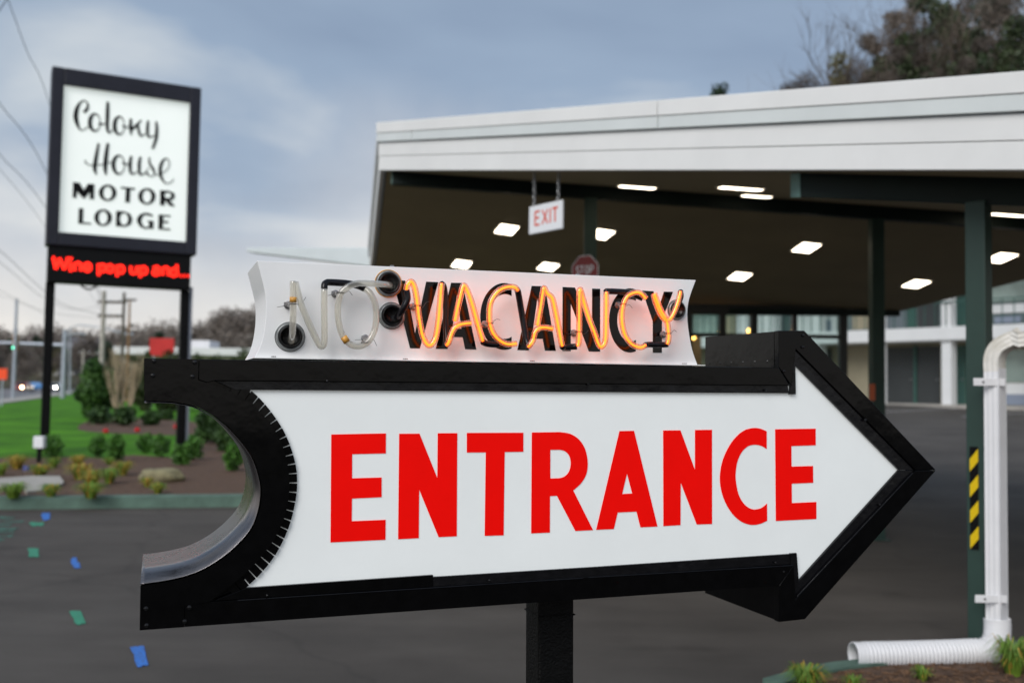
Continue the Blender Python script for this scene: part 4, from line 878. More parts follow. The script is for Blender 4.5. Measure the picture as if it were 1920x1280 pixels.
# bare multi-stem crape myrtle
def branchy(b, P, D, L, r, lev, rng_, spread=0.5, minr=0.004, up=0.1):
    n = 3; pts = [Vector(P)]; d = Vector(D).normalized(); rs = [r]
    for k in range(n):
        d = (d+Vector((rng_.gauss(0, .12), rng_.gauss(0, .12), rng_.gauss(0, .08)+up*0.4))).normalized(); pts.append(pts[-1]+d*L/n); rs.append(r*(1-0.4*(k+1)/n))
    b.tube([tuple(q_) for q_ in pts], rs, 4 if lev < 3 else 5, cap=False)
    if lev <= 0: return
    for k in range(rng_.choice((2, 3, 3))):
        ax = Vector((rng_.gauss(0, 1), rng_.gauss(0, 1), rng_.gauss(0, .5))); nd = (d+ax.normalized()*spread*rng_.uniform(.6, 1.4)+Vector((0, 0, up))).normalized()
        branchy(b, pts[rng_.choice((1, 2, 3, 3))], nd, L*rng_.uniform(.6, .85), max(minr, r*0.55), lev-1, rng_, spread, minr, up)
rng = random.Random(5)
g_ = on_z(229, 788, .15); s_ = g_[1]/FPX
CM = thing('crape_myrtle', 'bare multi-stemmed crape myrtle with smooth tan stems fanning upward', 'tree', tuple(g_))
for k in range(9):
    b = MB(); a = rng.uniform(0, 6.28); D = Vector((0.20*math.cos(a), 0.14*math.sin(a), 1)); branchy(b, (0.16*math.cos(a), 0.12*math.sin(a), -0.03), D, 46*s_, 0.05, 4, rng, 0.20, 0.008, 0.30); b.build('stem', M_stem, CM)
# strap-leaf clumps
def clump(name, g_, R_, H, n, seed, label, group, yel=0.3, cat='plant'):
    r = random.Random(seed); o = thing(name, label, cat, tuple(g_), 0, group); bs = (MB(), MB())
    for k in range(n):
        a = r.uniform(0, 6.28); ln_ = R_*r.uniform(.5, 1.1); h = H*r.uniform(.5, 1.1); wd = (0.0065 if name == 'daylily_clump' else 0.0032)*r.uniform(.7, 1.3)*max(1, H/0.3)
        dx_, dy_ = math.cos(a), math.sin(a); px_, py_ = -dy_, dx_; b = bs[1] if r.random() < yel else bs[0]; V = []
        o0 = r.uniform(0, R_*0.3)
        for t_ in (0, .35, .7, 1):
            rr = o0+ln_*t_**1.3; zz_ = max(0.01, h*(1-(1-1.35*t_)**2)/1.0*(1 if t_ < .8 else .8)) if t_ else -0.01; w_ = wd*(1-t_**2*0.9)
            V += [(dx_*rr-px_*w_, dy_*rr-py_*w_, zz_), (dx_*rr+px_*w_, dy_*rr+py_*w_, zz_)]
        b.add(V, [(0, 1, 3, 2), (2, 3, 5, 4), (4, 5, 7, 6)])
    bs[0].build('green_leaves', M_lily, o)
    if bs[1].V: bs[1].build('yellow_leaves', M_lily2, o)
lbl = 'low clump of green and yellowed strap leaves in the bark mulch behind the kerb'
for i, (a, b, w_, h_, y_) in enumerate(((32, 878, 46, 24, .6), (2, 890, 34, 22, .1), (75, 893, 48, 22, .4), (100, 876, 34, 18, .1), (146, 872, 34, 18, .6), (150, 898, 58, 28, .45), (172, 912, 46, 30, .4), (205, 905, 44, 26, .05), (230, 890, 44, 24, .45), (205, 870, 26, 12, .05), (170, 932, 56, 26, .2), (25, 932, 60, 26, .02), (95, 930, 42, 22, .2), (296, 924, 34, 18, .25), (275, 912, 26, 16, .5))):
    g_ = on_z(a, b, .15); s_ = g_[1]/FPX; clump('daylily_clump', g_, w_*s_*0.55, h_*s_, 230, i+70, 'low clump of wholly green strap leaves in the bark mulch behind the kerb' if y_ <= .1 else ('low clump of mostly yellowed strap leaves in the bark mulch' if y_ >= .5 else lbl), 'daylily clumps in the island bed', y_)
for i, (a, b, w_, h_) in enumerate(((1512, 1290, 76, 40), (1900, 1264, 84, 62), (1730, 1275, 40, 24), (1600, 1290, 46, 22))):
    g_ = on_z(a, b, .045); s_ = g_[1]/FPX
    clump('grass_tuft', g_, w_*s_*0.55, h_*s_, 330 if i < 2 else 80, i+90, ['spiky green grass tuft at the painted kerb near the outlet mouth', 'tall grass tuft with browned tips behind the downspout elbow', 'sparse short grass tuft in mulch beneath the corrugated outlet', 'sparse short grass tuft in mulch beneath the corrugated outlet'][i], 'grass tufts in the corner bed', 0.14)
# boulder, concrete pad, markers
M_stone = mat('tan_boulder', (0.18, 0.16, 0.085), 0.85, 0, 0.3, 6, bump=0.5, bscale=14, col2=(0.30, 0.27, 0.15))
g_ = on_z(303, 901, .15); s_ = g_[1]/FPX; r = np.random.RandomState(4)
bm = bmesh.new(); bmesh.ops.create_icosphere(bm, subdivisions=3, radius=1)
for v in bm.verts:
    c = v.co; k = 1+0.10*math.sin(c.x*4+1)+0.08*math.sin(c.y*5)+0.07*math.sin(c.z*6+c.x*3); v.co = Vector((c.x*k*44*s_, c.y*k*30*s_, max(-0.03, min(c.z, 0.62)*k*22*s_+8*s_)))
me = bpy.data.meshes.new('boulder'); bm.to_mesh(me); bm.free(); me.polygons.foreach_set('use_smooth', [True]*len(me.polygons)); me.materials.append(M_stone)
bo = bpy.data.objects.new('boulder', me); link(bo); bo.location = g_; tag(bo, 'low flat tan boulder lying in the bark mulch', 'rock')
padp = [kxy(a, b) for a, b in ((-60, 905), (0, 900), (60, 896), (112, 896), (120, 908), (95, 921), (50, 926), (40, 914), (-60, 912))]
pts = [tuple(kp(a, b)[:2]) for a, b in padp]
o = MB().hexa([(*k, 0.12) for k in pts], [(*k, 0.185) for k in pts]).build('concrete_pad', M_conc); tag(o, 'pale flat concrete pad set in the mulch behind the kerb', 'slab')
g_ = on_z(73, 866, .15)
o = thing('marker_post', 'small white box on a short black stake before the left sign post', 'marker', tuple(g_))
MB().box((-0.03, -0.03, -0.05), (0.03, 0.03, 0.25)).build('stake', M_navyd, o); MB().box((-0.09, -0.06, 0.25), (0.09, 0.06, 0.46)).build('box', M_signw, o, bevel=0.01)
M_tul = mat('red_petal', (0.55, 0.01, 0.015), 0.5, 0, 0.2, 20)
for i, (a, b) in enumerate(((198, 822), (257, 820), (330, 814))):
    g_ = on_z(a, b, .15); s_ = g_[1]/FPX; o = thing('red_flower', 'single red flower standing on the lawn edge before the rear mulch bed', 'flower', tuple(g_), i, 'red flowers')
    MB().tube([(0, 0, -0.02), (0.01, 0, 10*s_)], 0.008, 5).build('stem', M_lily, o)
    b = MB()
    for k in range(6):
        a = k*math.pi/3; c, s2 = math.cos(a), math.sin(a); R_ = 5*s_
        b.add([(0, 0, 9*s_), (c*R_-s2*R_*.6, s2*R_+c*R_*.6, 13*s_), (c*R_*.6, s2*R_*.6, 20*s_), (c*R_+s2*R_*.6, s2*R_-c*R_*.6, 13*s_)], [(0, 1, 2, 3)])
    b.build('petals', M_tul, o)
g_ = on_z(42, 893, .15); s_ = g_[1]/FPX
o = thing('marker_flag', 'small blue utility flag on a wire in the strap leaves', 'flag', tuple(g_)); MB().tube([(0, 0, -0.03), (0, 0, 20*s_)], 0.005, 5).build('wire', M_wire, o); MB().hexa([(0, 0, 10*s_), (10*s_, 0.02, 11*s_), (10*s_, 0.024, 11*s_), (0, 0.004, 10*s_)], [(0, 0, 20*s_), (11*s_, 0.02, 19*s_), (11*s_, 0.024, 19*s_), (0, 0.004, 20*s_)]).build('flag', mat('blue_flag', (0.04, 0.07, 0.35), 0.6), o)

# ------------------------------------------------------------------ street furniture and traffic, far left
M_galv = mat('galvanised_steel', (0.40, 0.44, 0.50), 0.45, 0.4, 0.08, 2); M_wood = mat('weathered_pole_wood', (0.40, 0.365, 0.33), 0.85, 0, 0.2, 4); M_wdark = mat('dark_pole_wood', (0.10, 0.085, 0.07), 0.85, 0, 0.2, 4)
def base_at(px_, Y): q_ = at_depth(px_, 730, Y); return (q_[0], Y, float(gz(q_[0], Y)))
def zpx(px_, py_, Y): return float(at_depth(px_, py_, Y)[2])
# signal mast
Y = 95.; bx, by, bz = base_at(118, Y); SM = thing('signal_mast', 'grey steel traffic signal mast with a long arm over the road', 'traffic signal', (bx, by, bz))
top = zpx(118, 618, Y)-bz; az = zpx(60, 643, Y)-bz
MB().tube([(0, 0, -.2), (0, 0, top)], [0.26, 0.19], 12).build('pole', M_galv, SM)
MB().tube([(0, 0, az-0.15), (-6, 0, az), (-11, 0, az+.1)], [0.15, 0.12, 0.09], 8).build('mast_arm', M_galv, SM)
MB().tube([(0, 0, top-0.5), (1.2, 0, top-0.35), (2.0, 0, top-0.4)], 0.07, 6).build('lamp_bracket', M_galv, SM)
hx = at_depth(31, 640, Y)[0]-bx
hd = MB().box((hx-0.2, -0.35, az-0.75), (hx+0.2, -0.08, az+0.75)).build('signal_head', mat('amber_signal_housing', (0.45, 0.20, 0.01), 0.5), SM, bevel=0.03)
for k in range(3):
    lm = mat('green_signal_lens', (0.02, 0.4, 0.3), 0.3, emit=(0.06, 1.0, 0.62), estr=5.0) if k == 2 else mat('dark_signal_lens', (0.04, 0.01, 0.005), 0.3)
    b = MB(); b.lathe([(0.19, 0.0), (0.17, -0.03), (0.08, -0.06)], 14, Matrix.Translation((hx, -0.352, az+0.48-0.48*k))); b.build('lens', lm, hd)
    b = MB(); b.tube([(hx+0.2*math.cos(t_), -0.45, az+0.48-0.48*k+0.2*math.sin(t_)) for t_ in np.linspace(0, math.pi, 9)], 0.02, 4); b.build('visor', MATS['amber_signal_housing'], hd)
def upole(px_, ytop, Y, r, m_, arms, label, name='utility_pole'):
    bx, by, bz = base_at(px_, Y); o = thing(name, label, 'utility pole', (bx, by, bz)); h = zpx(px_, ytop, Y)-bz
    MB().tube([(0, 0, -.3), (0, 0, h)], [r*1.15, r*0.8], 10).build('pole', m_, o)
    for (py_, hw) in arms:
        z_ = zpx(px_, py_, Y)-bz; MB().box((-hw*0.25, -0.08, z_-0.08), (hw, 0.08, z_+0.08)).build('crossarm', M_wdark, o)
        for k in range(3): MB().lathe([(0.05, 0), (0.05, .05), (0.03, .18)], 6, Matrix.Translation((-hw*.2+k*hw*.5, 0, z_+0.08)) @ Matrix.Rotation(math.pi/2, 4, 'X')).build('insulator', M_signw, o)
    return Vector((bx, by, bz+h))
up1 = upole(189, 545, 62, 0.16, M_wood, ((566, 1.4), (592, 1.2)), 'pale wooden utility pole with crossarms behind the evergreen shrub')
up2 = upole(227, 548, 74, 0.13, M_wdark, ((562, 0.9),), 'darker utility pole with a transformer arm beside the pale one')
up3 = upole(238, 560, 80, 0.10, mat('rusty_pole', (0.24, 0.13, 0.05), 0.8, 0, 0.2, 4), (), 'thin rusty brown pole right of the two utility poles')
up4 = upole(25, 560, 88, 0.15, M_galv, (), 'slim grey pole standing left of the traffic signal head')
up5 = upole(154, 655, 110, 0.14, M_wood, ((663, 2.0),), 'distant pale utility pole right of the signal mast')
LA = thing('street_light_arm', 'long pale street light mast arm reaching over the far road', 'street light', base_at(131, 90.))
lbase = Vector(LA.location)
pts_ = [np.array(at_depth(a, b, 90.))-np.array(lbase) for a, b in ((131, 740), (131, 614), (150, 609), (185, 613), (235, 625))]
MB().tube([tuple(k) for k in pts_], [0.09, 0.07, 0.07, 0.06, 0.05], 8).build('arm', M_galv, LA); e_ = pts_[-1]; MB().box((e_[0]-.1, e_[1]-.15, e_[2]-.1), (e_[0]+.7, e_[1]+.15, e_[2]+.05)).build('lamp_head', M_galv, LA, bevel=0.03)
# overhead wires: they run from poles out of view on the left to the pole row
M_cable = mat('overhead_cable', (0.03, 0.03, 0.035), 0.6)
def wire(pts, r, label):
    P = smooth_path([tuple(at_depth(a, b, y_)) for a, b, y_ in pts], 6); o = MB().tube([tuple(k) for k in P], r*0.6, 5).build('power_line', M_cable); tag(o, label, 'power line', 'overhead power lines')
lw_ = 'thin dark overhead power line sagging past the tall motel sign'
for pts, r in (([(-60, -190, 16), (15, 0, 20), (52, 100, 24), (90, 187, 29), (150, 400, 45), (189, 556, 62)], .014), ([(-80, 80, 22), (0, 195, 28), (88, 325, 38), (189, 562, 62)], .022), ([(-80, 170, 22), (0, 290, 28), (85, 388, 36), (200, 566, 62)], .018), ([(-80, 230, 22), (0, 318, 28), (85, 425, 38), (195, 590, 62)], .012), ([(-80, 415, 30), (0, 470, 40), (85, 547, 52), (130, 575, 60), (200, 592, 62)], .022), ([(-80, 445, 30), (0, 492, 40), (85, 560, 52), (150, 580, 60), (227, 562, 74)], .018), ([(-80, 520, 45), (0, 545, 60), (90, 585, 70), (227, 600, 74)], .018), ([(-20, 552, 70), (25, 562, 88), (100, 600, 100), (154, 660, 110)], .02)): wire(pts, r, lw_)
wire([(-30, 60, 20), (12, 0, 22), (30, -40, 23)], .02, 'short thick cable crossing the upper left sky')
# orange road-works sign and red advertising panel
Y = 60.; o = thing('roadwork_sign', 'small bright orange road sign at the edge of the road', 'sign', base_at(4, Y)); bz = o.location.z
MB().box((-0.32, -0.02, zpx(4, 711, Y)-bz), (0.27, 0.0, zpx(4, 691, Y)-bz)).build('panel', mat('glowing_orange_sign_face', (0.85, 0.07, 0.01), 0.4, emit=(1, .07, .01), estr=0.04), o, bevel=0.01); MB().box((-0.05, 0.001, -0.2), (0.02, 0.05, zpx(4, 695, Y)-bz)).build('post', M_galv, o)  # orange face given a faint glow of its own, with no lamp behind
Y = 64.; o = thing('red_panel_sign', 'square red advertising panel above the hedge behind the sign posts', 'sign', base_at(301, Y)); bz = o.location.z
MB().box((-0.79, -0.06, zpx(301, 667, Y)-bz), (0.79, 0.06, zpx(301, 634, Y)-bz)).build('panel', mat('red_panel', (0.55, 0.012, 0.012), 0.45, 0, 0.05, 2), o, bevel=0.02)
for s_ in (-.6, .5): MB().box((s_, 0.0, -0.2), (s_+.1, 0.1, zpx(301, 666, Y)-bz)).build('post', M_galv, o)
# low white building behind the hedge
Y = 84.; bx0 = at_depth(212, 660, Y)[0]; bx1 = at_depth(560, 660, Y)[0]; zt_ = zpx(400, 652, Y); zl = zpx(400, 666, Y)
o = thing('low_building', 'long low white flat-roofed building beyond the hedge', 'building', (bx0, Y, 0))
MB().box((0, 0, zl), (bx1-bx0, 14, zt_)).build('roof', mat('white_roof_edge', (0.68, 0.68, 0.70), 0.5, 0, 0.05, .5), o, bevel=0.03)
MB().box((0.5, 0.6, -0.1), (bx1-bx0-.5, 13.4, zl-0.004)).build('wall', mat('tan_wall', (0.30, 0.26, 0.22), 0.7, 0, 0.1, .5), o)
for k in range(6): MB().box((1.5+k*2.5, 0.55, 0.8), (3.2+k*2.5, 0.64, 2.2)).build('window', mat('dark_glazing', (0.03, 0.035, 0.04), 0.1), o)
MB().box((4.8, 3, zt_), (7.2, 6, zt_+0.75)).build('roof_unit', MATS['white_roof_edge'], o)
# cars
M_tyre = mat('tyre', (0.02, 0.02, 0.02), 0.8); M_hl = mat('headlight_glow', (1, 1, .9), 0.3, emit=(1.0, 0.93, 0.75), estr=26.0); M_hlw = mat('warm_headlight_glow', (1, .8, .5), 0.3, emit=(1.0, 0.66, 0.34), estr=20.0); M_gl = mat('car_glass', (0.02, 0.025, 0.03), 0.08)
def car(px_, Y, col, label, hl, rz):
    bx, by, bz = base_at(px_, Y); o = thing('car', label, 'car', (bx, by, 0.03), rz, 'cars on the far road')
    m_ = mat('car_paint_%s' % label.split()[0], col, 0.3, coat=0.6)
    prof = [(-2.2, .35), (-2.25, .75), (-1.2, .95), (-.55, 1.42), (.9, 1.45), (1.6, 1.0), (2.2, .9), (2.25, .4)]
    V = []; F = []; n = len(prof)
    for sx_, in_ in ((-.86, 1), (-.86, 0), (.86, 0), (.86, 1)):
        pass
    lo = [(-.86 if z_ < 1.1 else -.66, y_, z_) for y_, z_ in prof]; hi = [(.86 if z_ < 1.1 else .66, y_, z_) for y_, z_ in prof]
    MB().hexa(lo, hi).build('body', m_, o, bevel=0.05)
    MB().add([(-.6, -1.16, .99), (.6, -1.16, .99), (.55, -.62, 1.36), (-.55, -.62, 1.36)], [(0, 1, 2, 3)]).add([(-.6, -1.2, 1.0), (.6, -1.2, 1.0), (.55, -.66, 1.37), (-.55, -.66, 1.37)], [(0, 1, 2, 3)]).build('windscreen', M_gl, o)
    for sx_ in (-.8, .8):
        for y_ in (-1.4, 1.35):
            b = MB(); b.lathe([(.2, -.1), (.33, -.09), (.33, .09), (.2, .1)], 16, Matrix.Translation((sx_, y_, .33)) @ Matrix.Rotation(math.pi/2, 4, 'Z')); b.build('wheel', M_tyre, o)
        b = MB(); b.lathe([(.16, .05), (.16, -.02), (.09, -.05)], 14, Matrix.Translation((sx_*.80, -2.25, .68))); b.build('headlight', hl, o)
car(42, 150., (0.25, 0.02, 0.02), 'red car with warm headlights on the far road', M_hlw, rad(8))
car(104, 158., (0.35, 0.37, 0.40), 'silver car with bright white headlights behind the left sign post', M_hl, rad(8))
car(72, 168., (0.06, 0.20, 0.45), 'blue car turning across the far road without lights showing', MATS['dark_glazing'], rad(80))
# houses on the far hillside
for i, (px_, Y, w_, label, wc, rc) in enumerate(((108, 262., 9, 'white house with grey roof low on the wooded hillside', (0.6, 0.6, 0.6), (0.2, 0.2, 0.22)), (152, 280., 10, 'pale house with dark roof among the hillside trees', (0.5, 0.5, 0.52), (0.12, 0.12, 0.14)), (74, 300., 9, 'brick house high among the hillside trees', (0.28, 0.14, 0.11), (0.16, 0.13, 0.12)))):
    x_ = at_depth(px_, 640, Y)[0]; z_ = float(gz(x_, Y))+1.0; o = thing('house', label, 'house', (x_, Y, z_)); h = 5.2
    MB().box((-w_/2, 0, -3), (w_/2, 7, h)).build('wall', mat('house_wall_%d' % i, wc, 0.8), o)
    MB().hexa([(-w_/2-.4, -.4, h+.01), (w_/2+.4, -.4, h+.01), (w_/2+.4, 7.4, h+.01), (-w_/2-.4, 7.4, h+.01)], [(-w_/2-.4, 3.4, h+2.6), (w_/2+.4, 3.4, h+2.6), (w_/2+.4, 3.6, h+2.6), (-w_/2-.4, 3.6, h+2.6)]).build('roof', mat('house_roof_%d' % i, rc, 0.8), o)
    for k in (-1, 0, 1):
        for zz_ in (1.0, 3.4): MB().box((k*w_*.3-.5, -.05, zz_), (k*w_*.3+.5, -.004, zz_+1.3)).build('window', MATS['dark_glazing'], o)

# ------------------------------------------------------------------ trees
M_bark = mat('grey_brown_bark', (0.085, 0.07, 0.055), 0.9, 0, 0.25, 3)
M_haze1 = leafmat('hazed_twig_mass', (0.13, 0.105, 0.088), (0.22, 0.185, 0.155), 0.15); M_ever = leafmat('conifer_needles', (0.012, 0.032, 0.014), (0.03, 0.06, 0.025), 0.8); M_spring = leafmat('spring_leaf', (0.11, 0.115, 0.03), (0.20, 0.19, 0.06), 0.8); M_ivy = leafmat('ivy_leaf', (0.016, 0.036, 0.012), (0.05, 0.075, 0.022), 0.6)  # bare twig tone lightened so the colour carries the distance haze
def bare_tree(loc, H, seed, label, group, lev=5, spread=0.5, leaf=None, nl=0, lr=(2, 2, 3), twigm=None):
    r = random.Random(seed); o = thing('tree', label, 'tree', loc, r.uniform(0, 6), group); b = MB(); c = MB()
    lean = Vector((r.gauss(0, .08), r.gauss(0, .08), 1)); p0 = Vector((0, 0, -.5)); L0 = H*0.33
    b.tube([tuple(p0), tuple(p0+lean*L0*.5), tuple(p0+lean*L0)], [H*.017, H*.014, H*.012], 8, cap=False)
    for k in range(5):
        a = r.uniform(0, 6.28); branchy(c, p0+lean*L0*r.uniform(.65, 1), Vector((.55*math.cos(a), .55*math.sin(a), 1)), H*.24, H*.008, lev-1, r, spread, 0.008, 0.12)
    b.build('trunk', M_bark, o); c.build('crown', twigm or M_twig, o)
    if leaf: cloudmesh('foliage', leafcloud(nl, *lr, 0.16, seed, 0.25, zc=H*.6), leaf, o)
    return o
def ctree(loc, H, W, seed, label, group, m_, n=2600, leaf=0.2, zc=None):
    r = random.Random(seed); o = thing('tree', label, 'tree', loc, r.uniform(0, 6), group); MB().tube([(0, 0, -.5), (0, 0, H*.8)], [H*.018, H*.006], 7).build('trunk', M_bark, o)
    Vs = []; n0 = 0; Fs = []
    for k in range(12):
        rr = W*r.uniform(.25, .5); f_ = k/11.0; sp_ = W*(0.75-0.55*f_)
        off = np.array([r.uniform(-1, 1)*sp_, r.uniform(-1, 1)*sp_, H*0.35+(H*0.65-rr*.9)*f_])
        tw = m_.name in ('hazed_twig_mass', 'thicket_twigs'); V2, F2 = leafcloud_off(n//12, rr, rr, rr*.9, leaf*2.4 if tw else leaf, seed*9+k, off, .085 if tw else .5); Vs.append(V2); Fs.append(F2+n0); n0 += len(V2)
    cloudmesh('crown', (np.concatenate(Vs), np.concatenate(Fs)), m_, o); return o
def leafcloud_off(n, rx, ry, rz, size, seed, off, ratio=.5):
    r = np.random.RandomState(seed); d = r.normal(size=(n, 3)); d /= np.linalg.norm(d, axis=1)[:, None]; c = d*(r.rand(n)**0.5)[:, None]*np.array([rx, ry, rz])+off
    a = r.normal(size=(n, 3)); a /= np.linalg.norm(a, axis=1)[:, None]; b = np.cross(a, r.normal(size=(n, 3))); b /= np.linalg.norm(b, axis=1)[:, None]; s = size*(.6+.8*r.rand(n))[:, None]
    V = np.concatenate([c-a*s, c+b*s*ratio, c+a*s, c-b*s*ratio], 1).reshape(-1, 3); return V, np.arange(4*n).reshape(-1, 4)
def hill(px_, Y): x_ = at_depth(px_, 400, Y)[0]; return (x_, Y, float(gz(x_, Y))-0.2)
def height_to(px_, py_, Y): x_, y_, z_ = hill(px_, Y); return zpx(px_, py_, Y)-z_
# wooded slope above the canopy roof
gB = 'bare trees on the slope behind the canopy'; gE = 'leafy trees on the slope behind the canopy'
for i, (px_, top, Y, lev) in enumerate(((1660, -110, 74, 6), (1715, -70, 78, 6), (1600, 60, 84, 6), (1800, -90, 80, 6), (1880, -140, 72, 6), (1540, 95, 92, 6))):
    bare_tree(hill(px_, Y), height_to(px_, top, Y)*0.86, 100+i, 'tall leafless forked tree on the slope above the white canopy roof', gB, lev, 0.55, M_haze1 if i in (2, 5) else None, 900, (2.4, 2.4, 2.2))
for i, (px_, top, Y, W, m_, lab) in enumerate(((1690, 25, 84, 3.0, M_haze1, 0), (1640, 70, 90, 2.6, M_haze1, 0), (1735, -60, 92, 3.6, M_haze1, 0), (1800, -90, 90, 3.6, M_haze1, 0), (1870, -20, 74, 4.0, M_haze1, 0), (1705, 75, 70, 3.0, M_ivy, 0), (1785, 10, 76, 3.6, M_ivy, 0), (1845, -50, 82, 4.0, M_ever, 0), (1895, -80, 78, 4.2, M_ever, 0), (1750, -10, 88, 3.4, M_ivy, 0), (1655, 108, 82, 2.6, M_ivy, 0), (1905, 40, 70, 3.8, M_ivy, 0), (1820, 60, 70, 3.4, M_ivy, 0))):
    ctree(hill(px_, Y), height_to(px_, top, Y)*1.02, W, 130+i, 'dark needled evergreen among the bare trunks above the canopy roof' if m_ is M_ever else 'brown twig-filled tree crown among the trunks above the canopy roof' if m_ is M_haze1 else 'ivy-clad green-brown tree among the bare trunks above the canopy roof', gE, m_, 4200, 0.20)
ctree(hill(1575, 86), height_to(1575, 108, 86)*1.02, 2.6, 150, 'rounded tree in yellow-green spring leaf at the left end of the slope', None, M_spring, 2600, 0.2)
ctree(hill(1345, 100), height_to(1345, 156, 100)*1.01, 2.6, 151, 'lone small evergreen top poking above the canopy roof edge', None, M_ever, 1600, 0.25)
for i, (px_, tp_) in enumerate(((1525, 138), (1612, 112), (1680, 95), (1740, 70), (1830, 75), (1490, 158))): ctree(hill(px_, 66), height_to(px_, tp_, 66)*1.01, 2.4, 160+i, 'brown twiggy undergrowth thicket on the slope just above the roof cap', 'thickets behind the canopy', leafmat('thicket_twigs', (0.055, 0.042, 0.034), (0.115, 0.09, 0.072), 0.7), 4200, 0.11)
# tree belt across the road (individuals in front, a mass behind)
rng = random.Random(8)
for i in range(26):
    px_ = -60+i*24+rng.uniform(-8, 8); Y = rng.uniform(205, 250); x_, y_, z_ = hill(px_, Y)
    if i in (1, 4, 6, 11, 15): ctree((x_, y_, z_), rng.uniform(10.5, 13.5), 3.2, 200+i, 'dark evergreen tree standing in the brown tree belt beyond the road', 'evergreens beyond the road', M_ever, 2600, 0.28)
    else: ctree((x_, y_, z_), rng.uniform(9, 12.5), 5.0, 200+i, 'brown leafless tree in the belt beyond the road' if i % 4 else 'tree in pale yellow-green spring leaf in the belt beyond the road', 'bare trees beyond the road' if i % 4 else 'spring-leaf trees beyond the road', M_haze1 if i % 4 else M_spring, 2600, 0.27)
Vs = []; Fs = []; n0 = 0; r = np.random.RandomState(3)
for k in range(420):
    px_ = r.uniform(-160, 760); Y = r.uniform(250, 420); x_, y_, z_ = hill(px_, Y); hh = r.uniform(8, 13); ww = r.uniform(3, 5.5)
    V, F = leafcloud_off(360, ww, ww, hh*.45, 0.42, 500+k, np.array([x_, y_, z_+hh*.5])); Vs.append(V); Fs.append(F+n0); n0 += len(V)
cloudmesh('distant_woods', (np.concatenate(Vs), np.concatenate(Fs)), M_haze1, kind='stuff')

# ------------------------------------------------------------------ lobby glazing under the far eave
M_mull = mat('dark_window_frame', (0.010, 0.012, 0.012), 0.45); G_win = glassmat('window_glass', (0.80, 0.88, 0.86), 0.88, 0.02)
LY = 15.7; LF = Frame((0, LY, 0), 0.0); lz = lambda px_, py_: LF.xz(px_, py_)
LB = thing('glass_lobby', 'dark framed glass lobby front beneath the far edge of the canopy', 'window wall', (0, LY, 0))
hx0 = lz(905, 640)[0]; hx1 = lz(1584, 640)[0]; zhead = lz(1400, 588)[1]; ztr = lz(1400, 629)[1]
for px_, wp in ((905, 8), (1000, 6), (1100, 6), (1200, 6), (1292, 10), (1354, 12), (1413, 12), (1489, 8), (1580, 14)):
    x_ = lz(px_, 640)[0]; hw = wp/2*LY/FPX; MB().box((x_-hw, -0.06, float(gz(x_, LY))-.1), (x_+hw, 0.06, zhead)).build('mullion', M_mull, LB)
for i, (a, b) in enumerate(((hx0, lz(1354, 640)[0]), (lz(1354, 640)[0], lz(1489, 640)[0]), (lz(1489, 640)[0], hx1))): MB().box((a, -0.05, ztr-0.03), (b, 0.05, ztr+0.03)).build('transom', M_mull, LB)
MB().box((hx0, -0.058, zhead+0.001), (hx1, 0.058, zhead+0.14)).build('header', M_mull, LB)
xs_ = [lz(k, 640)[0] for k in (905, 1000, 1100, 1200, 1292, 1354, 1413, 1489, 1580)]
for a, b in zip(xs_[:-1], xs_[1:]):
    MB().box((a+.05, -0.006, ztr+.031), (b-.05, 0.006, zhead-.002)).build('pane', G_win, LB); MB().box((a+.05, -0.006, 0.3), (b-.05, 0.006, ztr-.031)).build('pane', G_win, LB)
xw = lz(1345, 640)[0]
o = thing('lobby_interior', 'brown panelled wall seen inside the glass lobby', 'wall', (0, LY+2.4, 0)); MB().box((hx0, 0, 0), (xw+0.2, 0.12, ztr+.1)).build('panelling', mat('brown_panelling', (0.20, 0.10, 0.035), 0.6, 0, 0.2, 3), o)
M_bulb = mat('warm_bulb', (1, .6, .2), 0.4, emit=(1.0, 0.45, 0.10), estr=7)
for i, (a, b) in enumerate(((1351, 621), (1300, 632), (1405, 620), (1808, 541))):
    Y = LY+1.2 if i < 3 else 14.4; q_ = at_depth(a, b, Y); o = thing('pendant_lamp', ['round amber pendant bulb hanging inside the lobby glass']*3+['small warm bulb under the far right corner of the canopy'], 'lamp', tuple(q_)) if False else thing('pendant_lamp', 'round amber pendant bulb hanging inside the lobby glass' if i < 3 else 'small warm bulb under the far right corner of the canopy', 'lamp', tuple(q_), 0, 'lobby pendants' if i < 3 else None)
    bm = bmesh.new(); bmesh.ops.create_icosphere(bm, subdivisions=2, radius=0.042 if i < 3 else 0.03); me = bpy.data.meshes.new('bulb'); bm.to_mesh(me); bm.free(); me.materials.append(M_bulb); link(bpy.data.objects.new('bulb', me), o)
    MB().tube([(0, 0, 0.05), (0, 0, 0.6 if i < 3 else zbk(q_[0], q_[1])-q_[2])], 0.008, 5).build('cord', M_mull, o)

